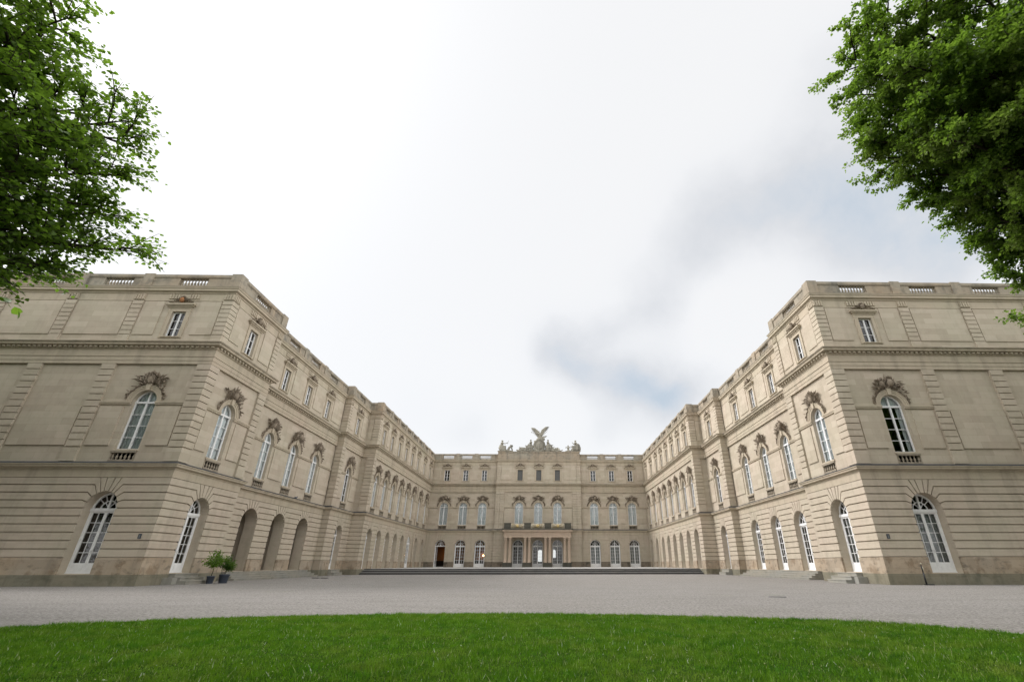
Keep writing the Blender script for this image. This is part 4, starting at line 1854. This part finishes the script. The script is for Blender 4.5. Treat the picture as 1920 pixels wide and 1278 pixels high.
def leaves_mesh(name, P, D, N, L, Wd, mat):
    """two-quad folded heart shaped leaves; P base points, D direction, N rough normal"""
    D, S, N = frames(D, N)
    n = len(P)
    L = L[:, None]
    Wd = Wd[:, None]
    V = np.empty((n, 6, 3))
    V[:, 0] = P
    V[:, 1] = P + D * L * .22 + S * Wd * .50 + N * L * .08
    V[:, 2] = P + D * L * .62 + S * Wd * .40 + N * L * .05
    V[:, 3] = P + D * L * 1.0 - N * L * .10
    V[:, 4] = P + D * L * .62 - S * Wd * .40 + N * L * .05
    V[:, 5] = P + D * L * .22 - S * Wd * .50 + N * L * .08
    b = np.arange(n)[:, None] * 6
    F = np.concatenate([b + np.array([[0, 1, 2, 3]]), b + np.array([[0, 3, 4, 5]])], 0)
    return np_mesh(name, V.reshape(-1, 3), F, mat)


def at_px(px, py, depth):
    """world point in that direction at a distance along the optical axis"""
    v = Vector(((px - 1044.29) / 866.67 * depth, -(py - 639) / 866.67 * depth, -depth))
    return CAM + cam.matrix_world.to_3x3() @ v


def curve(p0, p1, sag, n=7, wob=.15, r=random):
    p0, p1 = Vector(p0), Vector(p1)
    pts = []
    L = (p1 - p0).length
    side = Vector((r.uniform(-1, 1), r.uniform(-1, 1), r.uniform(-.4, .4))) * L * .06
    for i in range(n + 1):
        t = i / n
        p = p0.lerp(p1, t) + Vector((0, 0, 1)) * sag * L * 4 * t * (1 - t) + side * math.sin(t * PI)
        if 0 < i < n:
            p += Vector((r.uniform(-1, 1), r.uniform(-1, 1), r.uniform(-1, 1))) * wob * .25
        pts.append(p)
    return pts


def tree(name, label, base, height, tips, rand_boughs, leafmat, leaf_len, sprays, per_spray, spread, droop, seed, spray_len=.55, flat=.35, sag=.10):
    r = random.Random(seed)
    g = np.random.default_rng(seed)
    root = empty(name, base)
    tag(root, label, 'tree')
    B = Vector(base)
    wood = MB()
    trunk = [B + Vector((0, 0, -.2)), B + Vector((.05, 0, 1.2)), B + Vector((.02, .1, 3.0)), B + Vector((-.08, .1, height * .45)), B + Vector((.1, 0, height * .7)), B + Vector((0, .1, height * .95))]
    wood.tube(trunk, [.52, .40, .34, .28, .17, .05], 12)
    Ps, Ds, Ns = [], [], []

    def spray(p, d, n_):
        """a twig with leaves left and right of it"""
        d = d.normalized()
        L_ = spray_len * r.uniform(.6, 1.25)
        q = p + d * L_ + Vector((0, 0, -droop * L_))
        wood.tube([p, p.lerp(q, .5) + Vector((0, 0, .03)), q], [.009, .006, .003], 4)
        t = g.uniform(.05, 1.05, n_)
        pp = np.array(p)[None] + (np.array(q) - np.array(p))[None] * t[:, None]
        ax = np.array(d)
        rnd = g.normal(0, 1, (n_, 3))
        rnd[:, 2] *= flat
        rnd /= np.linalg.norm(rnd, axis=1, keepdims=True)
        dd = rnd + ax[None] * .55 + np.array([0, 0, -.25])[None]
        pp = pp + rnd * g.uniform(0, spread, (n_, 1))
        nn = np.array([0, 0, 1.0])[None] + g.normal(0, .45, (n_, 3))
        Ps.append(pp)
        Ds.append(dd)
        Ns.append(nn)

    def bough(p0, tip, r0, nspray, dens, sg):
        pts = curve(p0, tip, sg, 8, .25, r)
        wood.tube(pts, [r0 * (1 - .93 * i / 8) + .006 for i in range(9)], 8)
        L_ = (Vector(tip) - Vector(p0)).length
        ax = (pts[-1] - pts[0]).normalized()
        sidev = ax.cross(Vector((0, 0, 1))).normalized()
        upv = sidev.cross(ax)
        ns = max(5, int(nspray / 7))
        for k in range(ns):          # side branches
            t = .22 + .78 * (k + r.random() * .8) / ns
            t = min(t, .99)
            i = min(int(t * 8), 7)
            p = pts[i].lerp(pts[i + 1], t * 8 - i)
            sgn = 1 if k % 2 else -1
            d = (ax * r.uniform(.5, 1.0) + sidev * sgn * r.uniform(.35, 1.0) + upv * r.uniform(-.45, .55)).normalized()
            bl = L_ * r.uniform(.13, .30) * (1.25 - t * .75)
            q = p + d * bl + Vector((0, 0, -.06 * bl))
            bp_ = curve(p, q, .05, 4, .08, r)
            wood.tube(bp_, [.03 * (1.2 - .8 * t), .022, .016, .010, .005], 5)
            for j in range(7):
                tt = r.uniform(.15, 1.0)
                ii = min(int(tt * 4), 3)
                pp = bp_[ii].lerp(bp_[ii + 1], tt * 4 - ii)
                dd = (d * r.uniform(.3, 1.0) + sidev * r.uniform(-.9, .9) + upv * r.uniform(-.6, .6))
                spray(pp, dd, max(4, int(per_spray * dens * r.uniform(.6, 1.3))))
        for j in range(6):
            spray(pts[-1], ax + sidev * r.uniform(-.6, .6) + upv * r.uniform(-.5, .5), max(4, int(per_spray * dens * .6)))

    for (tip, r0, zf_, nsp, dens) in tips:
        p0 = B + Vector((0, 0, height * zf_))
        tv = Vector(tip)
        bough(p0, tv - (tv - p0).normalized() * spray_len * .95, r0, nsp, dens, sag)
    for k in range(rand_boughs):
        a = r.uniform(0, 2 * PI)
        zf_ = r.uniform(.25, .8)
        rad = r.uniform(.30, .42) * height * (1.15 - zf_ * .7)
        tip = B + Vector((math.cos(a) * rad, math.sin(a) * rad, height * (zf_ + r.uniform(.02, .25))))
        # keep the half that the photograph looks at free for the boughs placed above
        dv = (tip - CAM)
        cxy = cam.matrix_world.to_3x3().transposed() @ dv
        if cxy.z < 0:
            ux = cxy.x / -cxy.z * 866.67 + 1044.29
            if -60 < ux < 1980:
                continue
        bough(B + Vector((0, 0, height * zf_)), tip, .10, 40, .8, sag)
    P = np.concatenate(Ps)
    D = np.concatenate(Ds)
    N = np.concatenate(Ns)
    far = np.linalg.norm(P - np.array(CAM)[None], axis=1) > 5.6
    P, D, N = P[far], D[far], N[far]
    n = len(P)
    L = leaf_len * g.uniform(.65, 1.25, n)
    b3 = np.array(base)[None]
    me = leaves_mesh('crown', P - b3, D, N, L, L * g.uniform(.75, 1.0, n), leafmat)
    link('crown', me, root)
    wood.v = [(x - B.x, y - B.y, z - B.z) for x, y, z in wood.v]
    wood.build('trunk', [M['bark']], root)
    return n


# left tree: layered boughs with tips reaching towards the court
LB = (-10.6, 5.6, 0)
lt_spec = [(125, -60, 8.0, .75), (60, -40, 7.4, .75), (175, 15, 8.2, .70), (80, 60, 7.6, .68), (135, 70, 8.4, .66), (60, 120, 7.2, .62), (140, 120, 8.6, .60),
           (225, 190, 8.6, .56), (120, 185, 7.6, .55), (285, 215, 9.0, .52), (300, 250, 9.0, .50), (215, 260, 8.2, .48), (140, 250, 7.4, .48), (60, 230, 6.8, .48),
           (280, 318, 9.0, .44), (210, 300, 8.2, .42), (120, 300, 7.2, .42), (40, 330, 6.8, .40),
           (270, 392, 8.8, .38), (225, 370, 8.3, .38), (140, 380, 7.8, .36), (308, 462, 9.0, .34), (235, 450, 8.4, .33), (165, 430, 7.8, .33), (75, 410, 7.2, .33),
           (150, 490, 8.4, .30), (85, 470, 7.8, .30), (30, 455, 7.0, .30), (30, 480, 7.6, .28), (100, 488, 8.6, .28)]
tips = [(at_px(x, y, d), .085, zf_ * .92, 84, .80) for x, y, d, zf_ in lt_spec]
nl = tree('maple_tree', 'leafy green tree with see-through layered branches over left wing', LB, 12.5, tips, 16, M['leafL'], .072, 46, 24, .085, .12, 4)

RB = (16.2, 8.2, 0)
rt_spec = [(1625, 20, 12.0, .86), (1700, -30, 11.5, .9), (1790, -40, 11, .9), (1585, 65, 12.4, .84), (1560, 100, 12.6, .80), (1600, 130, 12, .78), (1575, 170, 12.8, .76), (1660, 110, 11.2, .78),
           (1590, 225, 13.0, .70), (1640, 210, 12.2, .70), (1700, 190, 11.2, .70), (1620, 290, 13.2, .64), (1600, 262, 13, .66), (1680, 270, 12.0, .64), (1660, 325, 13.4, .60), (1740, 250, 11.0, .64),
           (1710, 345, 13.2, .57), (1720, 375, 13.4, .54), (1770, 330, 12.2, .56), (1775, 395, 13.4, .50), (1830, 300, 11, .58), (1830, 400, 12.4, .48), (1800, 440, 13.4, .44), (1850, 470, 13.4, .40),
           (1890, 430, 12.0, .44), (1880, 505, 13.6, .36), (1905, 520, 13.4, .34), (1820, 120, 10.2, .8), (1760, 90, 10.4, .82), (1880, 200, 9.8, .7), (1900, 60, 9.6, .8), (1900, 330, 10.6, .54), (1870, 20, 10, .86), (1925, 590, 13.6, .32)]
tips = [(at_px(x, y, d), .10, zf_ * .86, 120, 1.5) for x, y, d, zf_ in rt_spec]
nr = tree('linden_tree', 'dense linden tree with yellowish green clumps over right wing', RB, 15.5, tips, 16, M['leafR'], .076, 56, 32, .11, .20, 9, spray_len=.5, flat=.7, sag=.06)
print('leaves', nl, nr)


# ---- unseen trees added to shade the two end fronts; their panes mirror them
def shade_tree():
    g = np.random.default_rng(77)
    r = random.Random(77)
    wood = MB()
    wood.tube([(0, 0, -.2), (.1, 0, 3), (0, .1, 7), (.1, 0, 12)], [.42, .32, .22, .05], 10)
    P = []
    for k in range(230):
        u = Vector((r.gauss(0, 1), r.gauss(0, 1), r.gauss(0, 1))).normalized() * (r.uniform(.35, 1) ** .5)
        c = Vector((u.x * 5.2, u.y * 5.2, 9.4 + u.z * 5.9))
        if k % 3 == 0:
            wood.tube([(0, 0, max(3, c.z - 4)), c * .6 + Vector((0, 0, c.z * .3)), c], [.09, .05, .01], 6)
        P.append(np.array(c)[None] + g.normal(0, .55, (60, 3)))
    P = np.concatenate(P)
    n = len(P)
    L = g.uniform(.28, .46, n)
    return leaves_mesh('crown', P, g.normal(0, 1, (n, 3)), np.array([[0, 0, 1.]]) + g.normal(0, .5, (n, 3)), L, L * .8, M['leafL']), wood.mesh('trunk', [M['bark']])


gc, gt = shade_tree()
for k, (x, y, sc) in enumerate([(-24.5, 10.6, 1.15), (-29.0, 12.4, 1.2), (-34, 14.6, 1.2), (-39.5, 17, 1.2), (-45.5, 19.5, 1.2), (-25, 1.0, 1.25), (-29, 4.5, 1.3), (-37, 8, 1.3),
                                (-46, 11, 1.3), (-12, -8, 1.1), (-25, -6, 1.2), (31.5, 12.4, 1.15), (37, 14.8, 1.2), (43.5, 17.5, 1.2), (28.5, 3, 1.2), (38, 6, 1.25), (16, -7, 1.1), (27, -7, 1.2)]):
    o = empty('linden_tree', (x, y, 0), k * 1.3)
    o.scale = (sc, sc, sc)
    tag(o, 'unseen linden tree added to shade the %s end front' % ('left' if x < 0 else 'right'), 'tree', 'unseen trees added to shade the %s end front' % ('left' if x < 0 else 'right'))
    link('crown', gc, o)
    link('trunk', gt, o)


# ---- the two potted trees
def potted(loc, label, r_pot, h_pot, stem_h, crown_c, crown_r, nleaf, mat, seed, ll):
    root = empty('potted_tree', loc)
    tag(root, label, 'potted tree', 'potted trees beside the steps')
    p = MB()
    p.lathe(0, 0, [(r_pot * .74, 0), (r_pot * .92, h_pot * .85), (r_pot, h_pot * .87), (r_pot, h_pot), (r_pot * .9, h_pot), (r_pot * .88, h_pot * .9)], 20, caps=False)
    p.build('pot', [M['pot']], root)
    p = MB()
    p.lathe(0, 0, [(r_pot * .88, h_pot * .92), (r_pot * .4, h_pot * .94), (0, h_pot * .95)], 14, caps=False)
    p.build('soil', [M['soil']], root)
    r = random.Random(seed)
    g = np.random.default_rng(seed)
    s = MB()
    top = Vector((0.02, 0, h_pot + stem_h))
    s.tube([(0, 0, h_pot * .9), (.02, .01, h_pot + stem_h * .5), top], [.022, .018, .014], 7)
    P = []
    D = []
    for k in range(26):
        d = Vector((r.gauss(0, 1), r.gauss(0, 1), r.gauss(.25, .8))).normalized()
        e = Vector(crown_c) + Vector((d.x * crown_r[0], d.y * crown_r[1], d.z * crown_r[2])) * r.uniform(.65, 1.12)
        s.tube([top, top.lerp(e, .5) + Vector((0, 0, .03)), e], [.009, .006, .003], 4)
        m = nleaf // 26
        tt = g.uniform(.35, 1.05, m)
        pp = np.array(top)[None] + (np.array(e) - np.array(top))[None] * tt[:, None] + g.normal(0, .075, (m, 3))
        P.append(pp)
        D.append(np.array(d)[None] + g.normal(0, .6, (m, 3)))
    s.build('trunk', [M['bark']], root)
    P = np.concatenate(P)
    D = np.concatenate(D)
    n = len(P)
    L = ll * g.uniform(.7, 1.2, n)
    link('crown', leaves_mesh('crown', P, D, np.array([[0, 0, 1.]]) + g.normal(0, .6, (n, 3)), L, L * .45, mat), root)


potted((-18.95, 32.1, 0), 'slender potted tree with bare stem and light airy crown', .23, .42, .52, (.0, 0, 1.34), (.56, .54, .44), 900, M['leafP'], 3, .12)
potted((-18.55, 32.75, 0), 'bushy dark green potted tree in a wide blue-grey pot', .30, .50, .22, (0.0, 0, .98), (.42, .42, .44), 1500, M['leafQ'], 5, .09)


# ================================================================== roof sculpture


def remeshed(mb, name, vox, mat, parent, loc=None):
    me = mb.mesh(name, [mat])
    o = bpy.data.objects.new(name + '_tmp', me)
    COL.objects.link(o)
    md = o.modifiers.new('r', 'REMESH')
    md.mode = 'VOXEL'
    md.voxel_size = vox
    md.use_smooth_shade = True
    sm = o.modifiers.new('s', 'SMOOTH')
    sm.iterations = 2
    dg = bpy.context.evaluated_depsgraph_get()
    dg.update()
    new = bpy.data.meshes.new_from_object(o.evaluated_get(dg))
    new.name = name
    if not new.materials:
        new.materials.append(mat)
    bpy.data.objects.remove(o)
    return link(name, new, parent, loc)


def limb(mb, pts, rads):
    mb.tube(pts, rads, 10)
    for p, r in zip(pts, rads):
        mb.ell(p, (r, r, r), nu=10, nv=7)


def seated(mb, c, f, s=1.0, arm=None, drape=True):
    """seated draped figure: c base centre, f = facing sign along x (+1 right)"""
    c = Vector(c)

    def q(x, y, z):
        return c + Vector((f * x * s, y * s, z * s))
    hip = q(0, 0, .55)
    limb(mb, [hip, q(.03, 0, .85), q(.02, 0, 1.15)], [.24 * s, .20 * s, .23 * s])
    limb(mb, [q(.02, 0, 1.15), q(.05, 0, 1.36)], [.12 * s, .085 * s])
    mb.ell(q(.08, 0, 1.52), (.13 * s, .12 * s, .165 * s), nu=12, nv=9)
    mb.ell(q(.02, 0, 1.57), (.145 * s, .14 * s, .12 * s), nu=12, nv=9)      # hair
    mb.ell(q(.20, 0, 1.51), (.03 * s, .025 * s, .04 * s), nu=8, nv=6)       # nose
    for yy in (-.14, .14):
        limb(mb, [q(.02, yy, .55), q(.50, yy * 1.3, .58), q(.56, yy * 1.3, .10), q(.70, yy * 1.3, .05)], [.17 * s, .14 * s, .09 * s, .06 * s])
    if drape:
        mb.ell(q(.18, 0, .36), (.42 * s, .30 * s, .36 * s), nu=12, nv=9)
        mb.ell(q(-.22, 0, .32), (.25 * s, .28 * s, .34 * s), nu=12, nv=9)
        for k in range(5):
            limb(mb, [q(-.2 + k * .14, -.24, .6), q(-.28 + k * .19, -.32, .02)], [.06 * s, .09 * s])
    arm = arm or [(.30, .92), (.45, .70)]
    for yy, pa in ((-.24, arm), (.24, [(.12, .86), (.30, .66)])):
        (ex, ez), (hx, hz) = pa
        limb(mb, [q(.02, yy, 1.16), q(ex, yy * 1.2, ez), q(hx, yy * 1.0, hz)], [.095 * s, .075 * s, .055 * s])
        mb.ell(q(hx + .05, yy, hz), (.06 * s, .035 * s, .05 * s), nu=8, nv=6)


PZ = 20.20
PYs = YC + .42

# centre: cartouche with crown, two seated figures, trophies and the winged figure above
cen = empty('sculpture_group', (0.02, PYs, PZ))
cen.scale = (1.12, 1.15, 1.02)
tag(cen, 'large central roof sculpture crowned by a winged figure', 'sculpture')
m = MB()
rr = random.Random(2)
m.ell((0, -.10, 1.10), (.82, .30, 1.08), nu=18, nv=12)
for k in range(34):
    a = 2 * PI * k / 34
    m.ell((.90 * math.cos(a), -.22, 1.12 + 1.12 * math.sin(a)), (.16, .16, .15), nu=8, nv=6)
m.ell((0, 0, .2), (1.25, .38, .35), nu=14, nv=8)
for k in range(22):
    m.ell((rr.uniform(-.9, .9), -.2, 1.9 + rr.uniform(0, .55)), (.16, .14, .13), nu=8, nv=6)
m.ell((0, 0, 2.35), (.55, .30, .34), nu=12, nv=8)
remeshed(m, 'cartouche', .055, M['statue'], cen)
m = MB()
m.ell((0, -.38, 1.08), (.55, .10, .78), nu=16, nv=10)
for k in range(10):
    limb(m, [(rr.uniform(-.35, .35), -.47, rr.uniform(.5, 1.6)), (rr.uniform(-.35, .35), -.47, rr.uniform(.5, 1.6))], [.05, .03])
remeshed(m, 'crest_relief', .05, M['statue'], cen)
for f in (-1, 1):
    m = MB()
    seated(m, (f * 1.42, 0, .62), f * -1 if False else f, 1.0, arm=[(.26, .90), (.50, .62)])
    m.ell((f * 1.45, 0, .38), (.55, .36, .52), nu=14, nv=9)
    limb(m, [(f * 1.9, -.1, .8), (f * 2.35, -.1, .25), (f * 2.7, -.1, .10)], [.20, .15, .10])
    remeshed(m, 'seated_figure', .05, M['statue'], cen)
    m = MB()
    for k in range(60):
        t = rr.random()
        x = f * (1.45 + 2.1 * t)
        h = max(.14, 1.25 * (1 - t) ** .9 + rr.uniform(-.05, .25))
        a = rr.uniform(.15, 1.0)
        L_ = rr.uniform(.3, .75)
        p = Vector((x, rr.uniform(-.28, .15), rr.uniform(.05, h)))
        limb(m, [p, p + Vector((f * math.cos(a) * L_, -.05, math.sin(a) * L_ * .7))], [.085, .03])
    m.ell((f * 2.3, 0, .22), (.75, .34, .26), nu=12, nv=8)
    m.ell((f * 3.0, 0, .10), (.55, .28, .14), nu=12, nv=8)
    if f == 1:
        m.ell((f * 2.05, -.1, .98), (.14, .13, .17), nu=10, nv=7)
        m.ell((f * 2.05, -.05, .66), (.22, .2, .3), nu=10, nv=7)
    else:
        m.ell((f * 2.05, -.18, .70), (.34, .12, .34), nu=12, nv=8)
    remeshed(m, 'trophy', .055, M['statue'], cen)
# winged figure
m = MB()
bz = 2.62
limb(m, [(.00, 0, bz), (.08, 0, bz + .45), (-.05, -.02, bz + .80)], [.20, .20, .23])
limb(m, [(-.05, -.02, bz + .82), (-.10, -.04, bz + 1.02)], [.10, .08])
m.ell((-.15, -.05, bz + 1.14), (.125, .115, .15), nu=12, nv=9)
m.ell((-.10, -.03, bz + 1.20), (.13, .125, .11), nu=12, nv=9)
limb(m, [(-.22, -.05, bz + .84), (-.52, -.08, bz + .74), (-.86, -.10, bz + .84)], [.09, .07, .05])
limb(m, [(-.86, -.10, bz + .84), (-1.25, -.10, bz + .98)], [.03, .035])
m.ell((-1.36, -.10, bz + 1.03), (.11, .09, .09), nu=10, nv=7)
limb(m, [(.12, -.02, bz + .82), (.36, -.06, bz + .62), (.42, -.1, bz + .38)], [.09, .07, .05])
limb(m, [(.05, .0, bz + .05), (.40, 0, bz - .10), (.85, 0, bz + .16), (1.15, 0, bz + .18)], [.19, .13, .08, .05])
limb(m, [(.0, -.02, bz + .05), (.02, -.05, bz - .30), (.10, -.02, bz - .6)], [.19, .13, .08])
for k in range(6):
    limb(m, [(.05, .02, bz + .25 - k * .03), (.55 + .09 * k, .06, bz + .02 + .06 * k), (.95 + .07 * k, .05, bz + .12 + .05 * k)], [.12, .08, .03])
remeshed(m, 'winged_figure', .045, M['statue'], cen)
for f, span, lift in ((-1, .86, 1.18), (1, 1.0, 1.40)):
    m = MB()
    r0 = Vector((f * .12, .12, bz + .78))
    tipv = Vector((f * span, .30, bz + .70 + lift))
    elb = Vector((f * span * .42, .22, bz + .78 + lift * .55))
    limb(m, [r0, elb, tipv], [.15, .13, .05])
    for k in range(11):
        t = k / 10
        s_ = (r0.lerp(elb, t * 2) if t < .5 else elb.lerp(tipv, t * 2 - 1))
        L_ = .92 * (1 - .45 * abs(t - .45))
        dv = Vector((f * (.15 + .55 * t), .05, -1 + 1.15 * t)).normalized()
        limb(m, [s_, s_ + dv * L_ * .6, s_ + dv * L_], [.11, .10, .03])
    remeshed(m, 'wing', .04, M['statue'], cen)

# side groups
for f, lab in ((-1, 'grey roof sculpture left of the winged figure with raised staff'), (1, 'grey roof sculpture right of the winged figure with a child')):
    sg = empty('sculpture_group', (f * 6.42, PYs, PZ))
    sg.scale = (1.28, 1.2, 1.08)
    tag(sg, lab, 'sculpture', 'pair of smaller roof sculptures')
    m = MB()
    if f == -1:
        seated(m, (-.55, 0, .32), 1, 1.02, arm=[(.48, 1.0), (.86, 1.22)])
        limb(m, [(.30, -.22, 1.15), (.42, -.22, 1.85)], [.03, .03])
        m.ell((.43, -.22, 1.88), (.06, .05, .07), nu=8, nv=6)
        m.ell((-.62, .02, .75), (.36, .32, .62), nu=12, nv=9)
    else:
        seated(m, (.42, 0, .35), -1, 1.02, arm=[(.36, .95), (.50, 1.25)])
        m.ell((.72, .02, .85), (.40, .34, .66), nu=12, nv=9)
        m.ell((.98, .02, .60), (.22, .26, .45), nu=12, nv=9)
    m.ell((0, 0, .12), (1.22, .42, .18), nu=14, nv=7)
    remeshed(m, 'seated_figure', .045, M['statue'], sg)
    m = MB()
    if f == -1:     # a peacock like bird with curved neck
        limb(m, [(.40, 0, .2), (.55, 0, .75), (.78, 0, 1.15), (1.02, 0, 1.10), (1.05, 0, .85)], [.22, .16, .11, .10, .06])
        limb(m, [(.55, .05, .5), (.80, .05, .95), (.98, .05, .5), (1.05, .05, .2)], [.12, .14, .12, .08])
        limb(m, [(.3, -.1, .2), (.5, -.1, .6), (.6, -.1, 1.0)], [.06, .05, .03])
    else:           # child with short wings
        limb(m, [(-.72, 0, .2), (-.70, 0, .60), (-.70, 0, .80)], [.17, .16, .15])
        m.ell((-.72, -.02, 1.05), (.13, .12, .14), nu=10, nv=8)
        limb(m, [(-.60, -.1, .78), (-.35, -.12, .70), (-.2, -.12, .85)], [.06, .05, .04])
        limb(m, [(-.85, -.1, .78), (-1.05, -.12, .70), (-1.12, -.1, .6)], [.06, .05, .04])
        limb(m, [(-.55, .1, .8), (-.30, .12, 1.05)], [.09, .03])
        limb(m, [(-.88, .1, .8), (-1.12, .12, .95)], [.08, .03])
        for s in (-1, 1):
            limb(m, [(-.72, s * .1, .25), (-.55, s * .12, .3), (-.5, s * .12, .05)], [.10, .08, .06])
    remeshed(m, 'companion_figure', .04, M['statue'], sg)
